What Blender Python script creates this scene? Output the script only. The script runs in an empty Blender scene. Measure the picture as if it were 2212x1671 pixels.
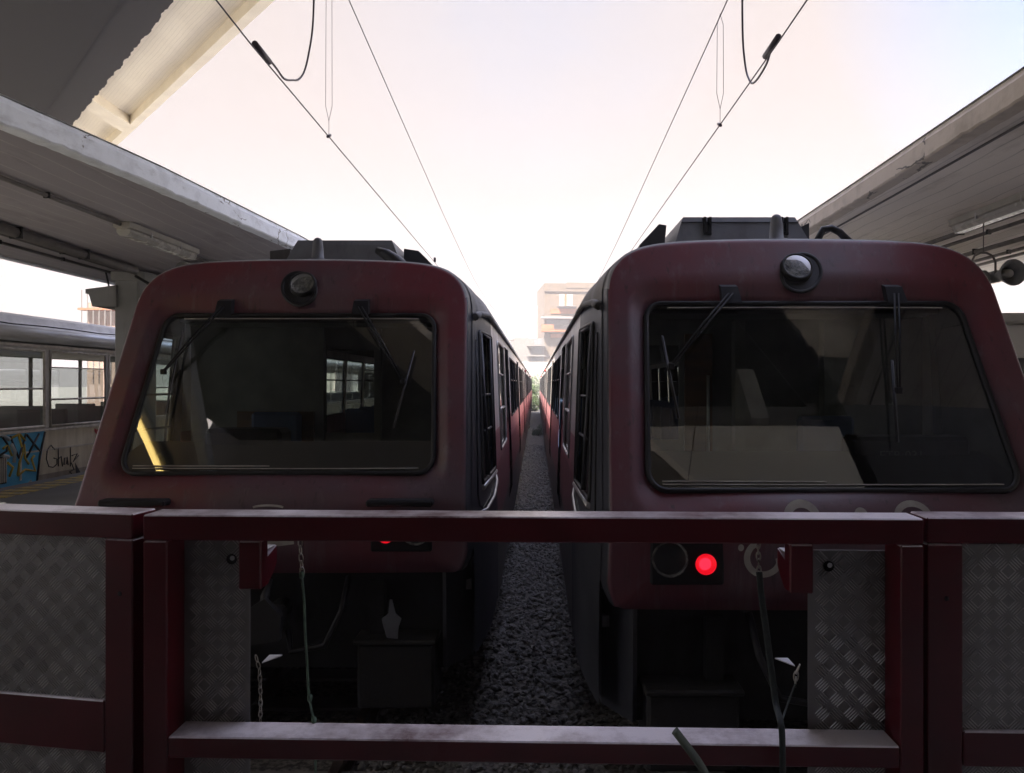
import bpy, math, random
from mathutils import Vector, Matrix
R = math.radians
random.seed(7)
C = bpy.context.scene.collection
sc = bpy.context.scene

# ------------------------------------------------------------------ camera
ZC = 2.55                                   # lens height above the rails
cam_d = bpy.data.cameras.new('camera'); cam = bpy.data.objects.new('camera', cam_d); C.objects.link(cam)
cam.location = (0, 0, ZC); cam.rotation_euler = (R(90), 0, 0)
cam_d.sensor_width = 36; cam_d.lens = 36*1600/2212
cam_d.shift_x = -52/2212; cam_d.shift_y = -5.5/2212
cam_d.clip_start = .05; cam_d.clip_end = 2000
sc.camera = cam
# ------------------------------------------------------------------ world, sun, exposure
GLARE_HAZE = .0020; EXPO = 2.8; SKY = .42*2/2**EXPO; ZENITH = 4.2
SUN_EL, SUN_AZ = 50, -148                    # azimuth from +y towards +x
w = bpy.data.worlds.new('World'); sc.world = w; w.use_nodes = True
nt = w.node_tree; nt.nodes.clear()
out = nt.nodes.new('ShaderNodeOutputWorld')
sky = nt.nodes.new('ShaderNodeTexSky'); sky.sky_type = 'NISHITA'; sky.sun_disc = False
sky.sun_elevation = R(SUN_EL); sky.sun_rotation = R(SUN_AZ); sky.dust_density = 3
b1 = nt.nodes.new('ShaderNodeBackground'); b1.inputs[1].default_value = .05
b2 = nt.nodes.new('ShaderNodeBackground'); b2.inputs[0].default_value = (.98, .85, .81, 1); b2.inputs[1].default_value = .5
tc = nt.nodes.new('ShaderNodeTexCoord')
nz = nt.nodes.new('ShaderNodeTexNoise'); nz.inputs['Scale'].default_value = 2.2; nz.inputs['Detail'].default_value = 7
cr = nt.nodes.new('ShaderNodeValToRGB'); cr.color_ramp.elements[0].position = .34; cr.color_ramp.elements[1].position = .52
mx = nt.nodes.new('ShaderNodeMixShader')
sep = nt.nodes.new('ShaderNodeSeparateXYZ')
mr = nt.nodes.new('ShaderNodeMapRange'); mr.inputs[1].default_value = .36; mr.inputs[2].default_value = .62
mr.inputs[3].default_value = 1.0; mr.inputs[4].default_value = 0.0
add = nt.nodes.new('ShaderNodeMath'); add.operation = 'MAXIMUM'
L = nt.links.new
L(tc.outputs['Generated'], nz.inputs['Vector']); L(nz.outputs[0], cr.inputs[0])
L(tc.outputs['Generated'], sep.inputs[0]); L(sep.outputs[2], mr.inputs[0])
nrm_ = nt.nodes.new('ShaderNodeVectorMath'); nrm_.operation = 'NORMALIZE'; L(tc.outputs['Generated'], nrm_.inputs[0])
gaps = []
for d_, rad in (((.60, .66, .45), .34), ((-.02, .86, .52), .30), ((-.7, -.2, .75), .7)):      # thin places in the cloud
    vd = nt.nodes.new('ShaderNodeVectorMath'); vd.operation = 'DISTANCE'; vd.inputs[1].default_value = d_; L(nrm_.outputs[0], vd.inputs[0])
    mg = nt.nodes.new('ShaderNodeMapRange'); mg.inputs[1].default_value = rad; mg.inputs[2].default_value = rad*.3
    mg.inputs[3].default_value = 0; mg.inputs[4].default_value = .25 if d_[0] < .1 and d_[0] > -.1 else 1.25; L(vd.outputs['Value'], mg.inputs[0]); gaps.append(mg)
gs = gaps[0].outputs[0]
for g_ in gaps[1:]:
    a_ = nt.nodes.new('ShaderNodeMath'); a_.operation = 'MAXIMUM'; L(gs, a_.inputs[0]); L(g_.outputs[0], a_.inputs[1]); gs = a_.outputs[0]
iv = nt.nodes.new('ShaderNodeMath'); iv.operation = 'SUBTRACT'; iv.inputs[0].default_value = 1.7; L(cr.outputs[0], iv.inputs[1])
pm = nt.nodes.new('ShaderNodeMath'); pm.operation = 'MULTIPLY'; L(gs, pm.inputs[0]); L(iv.outputs[0], pm.inputs[1])
fin = nt.nodes.new('ShaderNodeMath'); fin.operation = 'SUBTRACT'; fin.use_clamp = True; fin.inputs[0].default_value = 1; L(pm.outputs[0], fin.inputs[1])
L(fin.outputs[0], mx.inputs[0])
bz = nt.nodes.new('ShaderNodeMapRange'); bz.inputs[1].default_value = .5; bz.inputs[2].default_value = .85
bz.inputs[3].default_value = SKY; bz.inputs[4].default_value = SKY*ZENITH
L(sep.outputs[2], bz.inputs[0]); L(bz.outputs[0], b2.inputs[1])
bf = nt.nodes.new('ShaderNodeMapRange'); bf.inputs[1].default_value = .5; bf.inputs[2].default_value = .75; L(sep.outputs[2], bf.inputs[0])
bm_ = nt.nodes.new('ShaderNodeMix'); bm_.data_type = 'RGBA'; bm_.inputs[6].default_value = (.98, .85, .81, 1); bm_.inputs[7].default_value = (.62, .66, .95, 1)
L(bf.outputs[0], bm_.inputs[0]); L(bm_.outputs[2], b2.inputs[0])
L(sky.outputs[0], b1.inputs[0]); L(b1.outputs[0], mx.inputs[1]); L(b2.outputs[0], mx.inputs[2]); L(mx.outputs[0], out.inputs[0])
sd = bpy.data.lights.new('sun', 'SUN'); sd.energy = 4.2; sd.angle = R(.6); sd.color = (1, .93, .84)
so = bpy.data.objects.new('sun', sd); C.objects.link(so)
sdir = Vector((math.sin(R(SUN_AZ))*math.cos(R(SUN_EL)), math.cos(R(SUN_AZ))*math.cos(R(SUN_EL)), math.sin(R(SUN_EL))))
so.rotation_euler = sdir.to_track_quat('Z', 'Y').to_euler()
sc.view_settings.view_transform = 'Standard'; sc.view_settings.look = 'None'
sc.view_settings.exposure = EXPO; sc.view_settings.gamma = 1
sc.render.engine = 'CYCLES'
sc.cycles.max_bounces = 8; sc.cycles.transparent_max_bounces = 16

# ------------------------------------------------------------------ materials
def base(name):
    m = bpy.data.materials.new(name); m.use_nodes = True
    return m, m.node_tree, m.node_tree.nodes['Principled BSDF']
def mat(name, col, rough=.6, metal=0., col2=None, scale=3., stretch=(1,1,1), bump=0., bscale=None, spec=None,
        pos=(.35,.7), detail=6., coat=0.):
    m, t, p = base(name)
    p.inputs['Roughness'].default_value = rough; p.inputs['Metallic'].default_value = metal
    if spec is not None: p.inputs['Specular IOR Level'].default_value = spec
    if coat: p.inputs['Coat Weight'].default_value = coat; p.inputs['Coat Roughness'].default_value = .15
    tc = t.nodes.new('ShaderNodeTexCoord'); mp = t.nodes.new('ShaderNodeMapping'); mp.inputs['Scale'].default_value = stretch
    t.links.new(tc.outputs['Object'], mp.inputs[0])
    n = t.nodes.new('ShaderNodeTexNoise'); n.inputs['Scale'].default_value = scale; n.inputs['Detail'].default_value = detail
    t.links.new(mp.outputs[0], n.inputs['Vector'])
    r = t.nodes.new('ShaderNodeValToRGB')
    c2 = col2 if col2 else tuple(c*.72 for c in col)
    r.color_ramp.elements[0].position, r.color_ramp.elements[1].position = pos
    r.color_ramp.elements[0].color = (*c2, 1); r.color_ramp.elements[1].color = (*col, 1)
    t.links.new(n.outputs[0], r.inputs[0]); t.links.new(r.outputs[0], p.inputs['Base Color'])
    if bump:
        n2 = t.nodes.new('ShaderNodeTexNoise'); n2.inputs['Scale'].default_value = bscale or scale*6; n2.inputs['Detail'].default_value = 5
        t.links.new(mp.outputs[0], n2.inputs['Vector'])
        b = t.nodes.new('ShaderNodeBump'); b.inputs['Strength'].default_value = bump; b.inputs['Distance'].default_value = .02
        t.links.new(n2.outputs[0], b.inputs['Height']); t.links.new(b.outputs[0], p.inputs['Normal'])
    # roughness variation
    rr = t.nodes.new('ShaderNodeMapRange'); rr.inputs[3].default_value = max(0, rough-.12); rr.inputs[4].default_value = min(1, rough+.15)
    t.links.new(n.outputs[0], rr.inputs[0]); t.links.new(rr.outputs[0], p.inputs['Roughness'])
    return m
def glass_mat(name, tint=(.55,.62,.6), boost=1.6, base_r=.03, rough=.015):
    m = bpy.data.materials.new(name); m.use_nodes = True; t = m.node_tree; t.nodes.clear()
    o = t.nodes.new('ShaderNodeOutputMaterial'); mx = t.nodes.new('ShaderNodeMixShader')
    tr = t.nodes.new('ShaderNodeBsdfTransparent'); tr.inputs[0].default_value = (*tint, 1)
    gl = t.nodes.new('ShaderNodeBsdfGlossy'); gl.inputs['Roughness'].default_value = rough
    fr = t.nodes.new('ShaderNodeFresnel'); fr.inputs[0].default_value = 1.5
    ml = t.nodes.new('ShaderNodeMath'); ml.operation = 'MULTIPLY_ADD'; ml.inputs[1].default_value = boost; ml.inputs[2].default_value = base_r
    ml.use_clamp = True
    t.links.new(fr.outputs[0], ml.inputs[0]); t.links.new(ml.outputs[0], mx.inputs[0])
    t.links.new(tr.outputs[0], mx.inputs[1]); t.links.new(gl.outputs[0], mx.inputs[2]); t.links.new(mx.outputs[0], o.inputs[0])
    return m
def boards(name, col, col2, axis='X', width=.12, rough=.85, line=.55, rot=0):
    """board-marked concrete: thin dark joints every `width`"""
    m, t, p = base(name); p.inputs['Roughness'].default_value = rough
    tc = t.nodes.new('ShaderNodeTexCoord')
    n = t.nodes.new('ShaderNodeTexNoise'); n.inputs['Scale'].default_value = 1.3; n.inputs['Detail'].default_value = 8
    mp = t.nodes.new('ShaderNodeMapping'); mp.inputs['Scale'].default_value = (1, .3, 1)
    t.links.new(tc.outputs['Object'], mp.inputs[0]); t.links.new(mp.outputs[0], n.inputs['Vector'])
    r = t.nodes.new('ShaderNodeValToRGB'); r.color_ramp.elements[0].position = .3; r.color_ramp.elements[1].position = .65
    r.color_ramp.elements[0].color = (*col2, 1); r.color_ramp.elements[1].color = (*col, 1)
    t.links.new(n.outputs[0], r.inputs[0])
    mr_ = t.nodes.new('ShaderNodeMapping'); mr_.inputs['Rotation'].default_value = (0,0,R(rot)); t.links.new(tc.outputs['Object'], mr_.inputs[0])
    s = t.nodes.new('ShaderNodeSeparateXYZ'); t.links.new(mr_.outputs[0], s.inputs[0])
    n3 = t.nodes.new('ShaderNodeTexNoise'); n3.inputs['Scale'].default_value = .8; t.links.new(tc.outputs['Object'], n3.inputs['Vector'])
    d = t.nodes.new('ShaderNodeMath'); d.operation = 'MULTIPLY_ADD'; d.inputs[1].default_value = 1/width
    t.links.new(s.outputs['XYZ'.index(axis)], d.inputs[0]); t.links.new(n3.outputs[0], d.inputs[2])
    f = t.nodes.new('ShaderNodeMath'); f.operation = 'FRACT'; t.links.new(d.outputs[0], f.inputs[0])
    g = t.nodes.new('ShaderNodeMath'); g.operation = 'LESS_THAN'; g.inputs[1].default_value = .07; t.links.new(f.outputs[0], g.inputs[0])
    n2 = t.nodes.new('ShaderNodeTexNoise'); n2.inputs['Scale'].default_value = 2.5; t.links.new(tc.outputs['Object'], n2.inputs['Vector'])
    g2 = t.nodes.new('ShaderNodeMath'); g2.operation = 'MULTIPLY'; t.links.new(g.outputs[0], g2.inputs[0]); t.links.new(n2.outputs[0], g2.inputs[1])
    mxx = t.nodes.new('ShaderNodeMix'); mxx.data_type = 'RGBA'; mxx.blend_type = 'MULTIPLY'
    t.links.new(g2.outputs[0], mxx.inputs[0]); t.links.new(r.outputs[0], mxx.inputs[6]); mxx.inputs[7].default_value = (line, line, line*.95, 1)
    t.links.new(mxx.outputs[2], p.inputs['Base Color'])
    b = t.nodes.new('ShaderNodeBump'); b.inputs['Strength'].default_value = .5; b.inputs['Distance'].default_value = .01; b.invert = True
    t.links.new(g2.outputs[0], b.inputs['Height']); t.links.new(b.outputs[0], p.inputs['Normal'])
    return m
def banded(name, bands, rough=.45, dirt=.6, scale=2.):
    """paint scheme by height: bands = [(z_start, colour), ...]"""
    m, t, p = base(name); p.inputs['Roughness'].default_value = rough
    tc = t.nodes.new('ShaderNodeTexCoord'); s = t.nodes.new('ShaderNodeSeparateXYZ'); t.links.new(tc.outputs['Object'], s.inputs[0])
    mr = t.nodes.new('ShaderNodeMapRange'); mr.inputs[1].default_value = 0; mr.inputs[2].default_value = 4
    t.links.new(s.outputs[2], mr.inputs[0])
    r = t.nodes.new('ShaderNodeValToRGB'); r.color_ramp.interpolation = 'CONSTANT'
    for i, (z, c) in enumerate(bands):
        e = r.color_ramp.elements[i] if i < 2 else r.color_ramp.elements.new(z/4)
        e.position = z/4; e.color = (*c, 1)
    t.links.new(mr.outputs[0], r.inputs[0])
    mp = t.nodes.new('ShaderNodeMapping'); mp.inputs['Scale'].default_value = (3, 3, .6); t.links.new(tc.outputs['Object'], mp.inputs[0])
    n = t.nodes.new('ShaderNodeTexNoise'); n.inputs['Scale'].default_value = scale; n.inputs['Detail'].default_value = 7; t.links.new(mp.outputs[0], n.inputs['Vector'])
    rr = t.nodes.new('ShaderNodeValToRGB'); rr.color_ramp.elements[0].position = .3; rr.color_ramp.elements[0].color = (dirt, dirt*.95, dirt*.9, 1); rr.color_ramp.elements[1].position = .65
    t.links.new(n.outputs[0], rr.inputs[0])
    mxx = t.nodes.new('ShaderNodeMix'); mxx.data_type = 'RGBA'; mxx.blend_type = 'MULTIPLY'; mxx.inputs[0].default_value = 1
    t.links.new(r.outputs[0], mxx.inputs[6]); t.links.new(rr.outputs[0], mxx.inputs[7]); t.links.new(mxx.outputs[2], p.inputs['Base Color'])
    return m
def emis(name, col, s):
    m, t, p = base(name); p.inputs['Base Color'].default_value = (*[c*.5 for c in col], 1)
    p.inputs['Emission Color'].default_value = (*col, 1); p.inputs['Emission Strength'].default_value = s
    w_ = t.nodes.new('ShaderNodeTexWave'); w_.inputs['Scale'].default_value = 60
    r = t.nodes.new('ShaderNodeMapRange'); r.inputs[3].default_value = .55; r.inputs[4].default_value = 1
    ml = t.nodes.new('ShaderNodeMath'); ml.operation = 'MULTIPLY'; ml.inputs[1].default_value = s
    tc = t.nodes.new('ShaderNodeTexCoord'); t.links.new(tc.outputs['Object'], w_.inputs['Vector'])
    t.links.new(w_.outputs['Fac'], r.inputs[0]); t.links.new(r.outputs[0], ml.inputs[0]); t.links.new(ml.outputs[0], p.inputs['Emission Strength'])
    return m

M = {}
M['train_red'] = mat('train_red', (.125,.015,.026), .42, 0, (.088,.054,.068), .9, pos=(.38,.64), bump=.02, bscale=60)
M['cab_grey'] = mat('cab_grey', (.045,.048,.060), .42, 0, (.030,.031,.037), 2., bump=.02, bscale=50)
M['roof_grey'] = mat('roof_grey', (.30,.30,.30), .7, 0, (.16,.15,.14), 4., bump=.15, bscale=90)
M['box_grey'] = mat('box_grey', (.13,.14,.155), .5, 0, (.09,.09,.10), 3., bump=.05, bscale=60)
M['black'] = mat('black', (.016,.016,.018), .55, 0, (.010,.010,.012), 8., spec=.2)
M['rubber'] = mat('rubber', (.016,.016,.018), .45, 0, (.010,.010,.011), 6., spec=.3)
M['dark_steel'] = mat('dark_steel', (.022,.022,.022), .65, .2, (.02,.019,.018), 6., bump=.2)
M['underframe'] = mat('underframe', (.012,.0125,.013), .85, 0, (.006,.006,.006), 3., bump=.2)
M['car_side'] = banded('car_side', [(0,(.12,.10,.10)), (1.25,(.26,.10,.11)), (1.78,(.44,.21,.22)), (2.1,(.78,.72,.68))], .35, .7)
M['door_side'] = banded('door_side', [(0,(.12,.10,.10)), (1.25,(.26,.07,.08)), (1.7,(.34,.09,.10)), (2.05,(.55,.50,.46))], .35, .6)
M['alu'] = mat('alu', (.55,.55,.54), .35, .7, (.38,.37,.36), 6.)
M['chrome'] = mat('chrome', (.75,.75,.75), .15, 1, (.5,.5,.5), 10.)
M['ws_glass'] = glass_mat('ws_glass', (.66,.74,.70), 1.7, .035)
M['win_glass'] = glass_mat('win_glass', (.40,.44,.43), 1.6, .05)
M['lamp_glass'] = glass_mat('lamp_glass', (.86,.88,.87), .45, .015, .4)
M['cab_side_glass'] = glass_mat('cab_side_glass', (.82,.87,.84), 1.4, .03)
M['black_glass'] = mat('black_glass', (.012,.013,.015), .12, 0, (.01,.01,.01), 5.)
M['reflector'] = mat('reflector', (.17,.165,.155), .55, 0, (.05,.05,.05), 26., bump=1., bscale=38, pos=(.42,.58))
M['red_lamp'] = emis('red_lamp', (1, .006, .02), .15)
M['red_hot'] = emis('red_hot', (1, .02, .05), .32)
M['red_lamp_off'] = mat('red_lamp_off', (.25,.02,.02), .3)
M['blue_lamp'] = mat('blue_lamp', (.04,.05,.4), .3)
M['decal'] = mat('decal', (.42,.41,.36), .6, 0, (.28,.25,.23), 9.)
M['decal_dim'] = mat('decal_dim', (.13,.13,.12), .6)
M['dash'] = mat('dash', (.05,.05,.055), .6, 0, (.03,.031,.034), 5.)
M['cab_in'] = mat('cab_in', (.17,.17,.16), .7, 0, (.11,.11,.105), 4.)
M['wood_in'] = mat('wood_in', (.13,.06,.025), .5, 0, (.07,.035,.015), 3., stretch=(1,1,5))
M['seat_blue'] = mat('seat_blue', (.05,.08,.16), .8)
M['fence_red'] = mat('fence_red', (.115,.010,.014), .40, 0, (.075,.012,.014), 5., bump=.05, bscale=60)
# dusty, scuffed red; sky light on the rails' top faces is painted in pale
def dusty_skylit_red():
    m, t, p = base('fence_paint'); p.inputs['Roughness'].default_value = .30; p.inputs['Specular IOR Level'].default_value = .38
    tc = t.nodes.new('ShaderNodeTexCoord')
    n = t.nodes.new('ShaderNodeTexNoise'); n.inputs['Scale'].default_value = 3.2; n.inputs['Detail'].default_value = 9; t.links.new(tc.outputs['Object'], n.inputs['Vector'])
    r = t.nodes.new('ShaderNodeValToRGB'); r.color_ramp.elements[0].position = .35; r.color_ramp.elements[0].color = (.050,.003,.007,1)
    r.color_ramp.elements[1].position = .7; r.color_ramp.elements[1].color = (.080,.004,.010,1); t.links.new(n.outputs[0], r.inputs[0])
    g = t.nodes.new('ShaderNodeNewGeometry'); s = t.nodes.new('ShaderNodeSeparateXYZ'); t.links.new(g.outputs['Normal'], s.inputs[0])
    n2 = t.nodes.new('ShaderNodeTexNoise'); n2.inputs['Scale'].default_value = 1.4; n2.inputs['Detail'].default_value = 12; n2.inputs['Roughness'].default_value = .7
    t.links.new(tc.outputs['Object'], n2.inputs['Vector'])
    r2 = t.nodes.new('ShaderNodeValToRGB'); r2.color_ramp.elements[0].position = .36; r2.color_ramp.elements[1].position = .56
    t.links.new(n2.outputs[0], r2.inputs[0])
    gt = t.nodes.new('ShaderNodeMath'); gt.operation = 'GREATER_THAN'; gt.inputs[1].default_value = .7; t.links.new(s.outputs[2], gt.inputs[0])
    ml = t.nodes.new('ShaderNodeMath'); ml.operation = 'MULTIPLY'; t.links.new(gt.outputs[0], ml.inputs[0]); t.links.new(r2.outputs[0], ml.inputs[1])
    mxx = t.nodes.new('ShaderNodeMix'); mxx.data_type = 'RGBA'; t.links.new(ml.outputs[0], mxx.inputs[0]); t.links.new(r.outputs[0], mxx.inputs[6])
    mxx.inputs[7].default_value = (.75,.70,.74,1); t.links.new(mxx.outputs[2], p.inputs['Base Color'])
    return m
M['fence_paint'] = dusty_skylit_red()
M['tread'] = mat('tread', (.20,.195,.195), .40, .45, (.155,.15,.15), 3., bump=.04, bscale=80)
M['tread_bar'] = mat('tread_bar', (.50,.49,.48), .38, .5, (.36,.35,.345), 6.)
M['galv'] = mat('galv', (.55,.56,.58), .4, .5, (.4,.4,.42), 12.)
M['chain'] = mat('chain', (.42,.41,.38), .3, .9, (.2,.18,.15), 30.)
M['rope'] = mat('rope', (.10,.16,.11), .85, 0, (.05,.08,.06), 40.)
M['strap'] = mat('strap', (.035,.045,.045), .85, 0, (.02,.026,.026), 60.)
M['strap_green'] = mat('strap_green', (.10,.12,.085), .8, 0, (.03,.035,.03), 14., stretch=(1,1,.3))
M['canopy_under_l'] = boards('canopy_under_l', (.34,.32,.335), (.27,.25,.265), 'X', .22, line=1.5)
M['canopy_under_r'] = boards('canopy_under_r', (.84,.78,.70), (.72,.67,.61), 'X', .22, line=.5)
M['fascia_l'] = mat('fascia_l', (.78,.82,.86), .85, 0, (.62,.65,.68), 5., bump=.12, bscale=40, pos=(.3,.5))
M['fascia_r'] = mat('fascia_r', (.50,.44,.37), .85, 0, (.38,.33,.27), 5., bump=.12, bscale=40, pos=(.3,.5))
M['deck_dark'] = mat('deck_dark', (.021,.019,.022), .9, 0, (.015,.014,.016), 1.2, bump=.1)
M['deck_strip'] = mat('deck_strip', (.034,.031,.034), .9, 0, (.027,.025,.027), 1.2, bump=.1)
M['deck_beige'] = boards('deck_beige', (.86,.78,.62), (.76,.68,.54), 'X', .07, line=.6, rot=-42.4)
M['beam_beige'] = mat('beam_beige', (.86,.78,.62), .85, 0, (.76,.68,.54), 2., bump=.15)
M['concrete'] = mat('concrete', (.30,.29,.27), .85, 0, (.22,.21,.19), 2., bump=.2)
M['col_paint'] = mat('col_paint', (.27,.27,.26), .8, 0, (.20,.20,.19), 3., bump=.15)
M['white_wall'] = mat('white_wall', (.62,.60,.54), .8, 0, (.54,.52,.46), 1.5, bump=.1)
M['hall_dark'] = mat('hall_dark', (.15,.14,.135), .85, 0, (.10,.095,.09), 1.5)
M['blocker_dark'] = mat('blocker_dark', (.03,.03,.032), .8, 0, (.02,.02,.021), 1.5)
M['pipe'] = mat('pipe', (.20,.18,.16), .6, 0, (.13,.12,.11), 9.)
M['lamp_body'] = mat('lamp_body', (.46,.44,.38), .5, 0, (.36,.34,.29), 6.)
M['diffuser'] = mat('diffuser', (.50,.49,.44), .25, 0, (.42,.41,.37), 9.)
M['diffuser_lit'] = emis('diffuser_lit', (1,.70,.22), 2.2)
M['ballast_base'] = mat('ballast_base', (.18,.165,.145), .95, 0, (.04,.036,.032), 26., bump=1., bscale=26, pos=(.4,.6))
M['stone'] = mat('stone', (.27,.26,.245), .9, 0, (.10,.095,.09), 16., bump=.4, bscale=60)
M['ground'] = mat('ground', (.22,.20,.17), .95, 0, (.13,.12,.10), 1.2, bump=.5)
M['platform'] = mat('platform', (.15,.15,.155), .8, 0, (.10,.10,.10), 1.2, bump=.1)
M['platform_light'] = mat('platform_light', (.50,.48,.44), .8, 0, (.38,.36,.33), 1.2, bump=.1)
M['tactile'] = mat('tactile', (.42,.30,.07), .8, 0, (.24,.20,.12), 9., pos=(.4,.55))
M['rail'] = mat('rail', (.20,.15,.12), .4, .8, (.10,.07,.05), 5.)
M['sleeper'] = mat('sleeper', (.20,.18,.16), .9)
M['old_body'] = banded('old_body', [(0,(.34,.30,.25)), (1.0,(.66,.60,.47)), (1.75,(.56,.55,.52)), (3.2,(.26,.26,.27))], .5, .7)
M['roof_sheet'] = mat('roof_sheet', (.80,.78,.74), .8)
M['old_roof'] = mat('old_roof', (.62,.62,.62), .6, .0, (.46,.46,.47), 4.)
M['tube_silver'] = mat('tube_silver', (.82,.86,.92), .38, .25, (.50,.50,.50), 3., stretch=(1,.3,3), bump=.2)
M['old_frame'] = mat('old_frame', (.66,.62,.56), .45, .1, (.42,.39,.35), 8.)
M['paint_blue'] = mat('paint_blue', (.06,.34,.62), .5, 0, (.09,.44,.70), 5.)
M['paint_yellow'] = mat('paint_yellow', (.65,.47,.06), .5)
M['paint_white'] = mat('paint_white', (.50,.55,.58), .6)
M['paint_black'] = mat('paint_black', (.014,.013,.02), .5)
M['paint_red'] = mat('paint_red', (.45,.02,.03), .5)
M['wire'] = mat('wire', (.06,.05,.06), .5, .5)
M['bld_stone'] = mat('bld_stone', (.10,.07,.047), .9, 0, (.08,.058,.04), .8, bump=.2)
M['bld_orange'] = mat('bld_orange', (.24,.085,.03), .85)
M['bld_white'] = mat('bld_white', (.40,.37,.34), .85)
M['bld_pink'] = mat('bld_pink', (.24,.16,.12), .85)
M['bld_grey'] = mat('bld_grey', (.14,.125,.115), .85)
M['awning'] = mat('awning', (.18,.16,.16), .8)
M['shutter'] = mat('shutter', (.13,.14,.15), .6)
M['leaf'] = mat('leaf', (.075,.11,.035), .7, 0, (.03,.05,.015), 3.)
M['bark'] = mat('bark', (.12,.09,.06), .9)
M['flower'] = mat('flower', (.55,.04,.06), .7)

def add_cracks(m, scale=3., dark=.25):
    t = m.node_tree; p = t.nodes['Principled BSDF']; src = p.inputs['Base Color'].links[0].from_socket
    tc = t.nodes.new('ShaderNodeTexCoord'); mp = t.nodes.new('ShaderNodeMapping'); mp.inputs['Scale'].default_value = (1,.45,1); t.links.new(tc.outputs['Object'], mp.inputs[0])
    ns = t.nodes.new('ShaderNodeTexNoise'); ns.inputs['Scale'].default_value = 4; ns.inputs['Detail'].default_value = 6; t.links.new(mp.outputs[0], ns.inputs['Vector'])
    ad = t.nodes.new('ShaderNodeMix'); ad.data_type = 'VECTOR'; ad.inputs[0].default_value = .25; t.links.new(mp.outputs[0], ad.inputs[4]); t.links.new(ns.outputs['Color'], ad.inputs[5])
    v = t.nodes.new('ShaderNodeTexVoronoi'); v.feature = 'DISTANCE_TO_EDGE'; v.inputs['Scale'].default_value = scale; t.links.new(ad.outputs[1], v.inputs['Vector'])
    lt = t.nodes.new('ShaderNodeMath'); lt.operation = 'LESS_THAN'; lt.inputs[1].default_value = .022; t.links.new(v.outputs['Distance'], lt.inputs[0])
    n2 = t.nodes.new('ShaderNodeTexNoise'); n2.inputs['Scale'].default_value = 1.6; n2.inputs['Detail'].default_value = 8; t.links.new(tc.outputs['Object'], n2.inputs['Vector'])
    g = t.nodes.new('ShaderNodeMath'); g.operation = 'GREATER_THAN'; g.inputs[1].default_value = .56; t.links.new(n2.outputs[0], g.inputs[0])
    ml = t.nodes.new('ShaderNodeMath'); ml.operation = 'MULTIPLY'; t.links.new(lt.outputs[0], ml.inputs[0]); t.links.new(g.outputs[0], ml.inputs[1])
    mx_ = t.nodes.new('ShaderNodeMix'); mx_.data_type = 'RGBA'; t.links.new(ml.outputs[0], mx_.inputs[0]); t.links.new(src, mx_.inputs[6]); mx_.inputs[7].default_value = (dark*.5, dark*.46, dark*.42, 1)
    t.links.new(mx_.outputs[2], p.inputs['Base Color'])
def add_streaks(m, col, amt=.5, sx=(9,9,.7), lo=.55, hi=.75):
    t = m.node_tree; p = t.nodes['Principled BSDF']; src = p.inputs['Base Color'].links[0].from_socket
    tc = t.nodes.new('ShaderNodeTexCoord'); mp = t.nodes.new('ShaderNodeMapping'); mp.inputs['Scale'].default_value = sx; t.links.new(tc.outputs['Object'], mp.inputs[0])
    n = t.nodes.new('ShaderNodeTexNoise'); n.inputs['Scale'].default_value = 1.5; n.inputs['Detail'].default_value = 9; n.inputs['Roughness'].default_value = .65; t.links.new(mp.outputs[0], n.inputs['Vector'])
    r = t.nodes.new('ShaderNodeMapRange'); r.inputs[1].default_value = lo; r.inputs[2].default_value = hi; r.inputs[4].default_value = amt; t.links.new(n.outputs[0], r.inputs[0])
    mx_ = t.nodes.new('ShaderNodeMix'); mx_.data_type = 'RGBA'; t.links.new(r.outputs[0], mx_.inputs[0]); t.links.new(src, mx_.inputs[6]); mx_.inputs[7].default_value = (*col, 1)
    t.links.new(mx_.outputs[2], p.inputs['Base Color'])
add_streaks(M['train_red'], (.16,.125,.13), .55); add_streaks(M['train_red'], (.022,.014,.016), .8, (14,14,1.0), .58, .72)
add_streaks(M['train_red'], (.14,.02,.028), .45, (1.0,1.0,1.8), .52, .68)
add_streaks(M['cab_grey'], (.10,.10,.105), .4); add_streaks(M['box_grey'], (.05,.05,.055), .7, (6,6,2)); add_streaks(M['col_paint'], (.10,.09,.08), .6, (5,5,.5))
add_streaks(M['canopy_under_r'], (.38,.33,.27), .7, (1.5,.5,1)); add_streaks(M['canopy_under_l'], (.14,.12,.12), .7, (1.5,.5,1)); add_streaks(M['fascia_l'], (.36,.36,.36), .7, (2,2,5)); add_streaks(M['tread'], (.17,.16,.15), .7, (3,3,3))
add_cracks(M['fascia_l'], 9., .35); add_cracks(M['fascia_r'], 4., .3);
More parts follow.
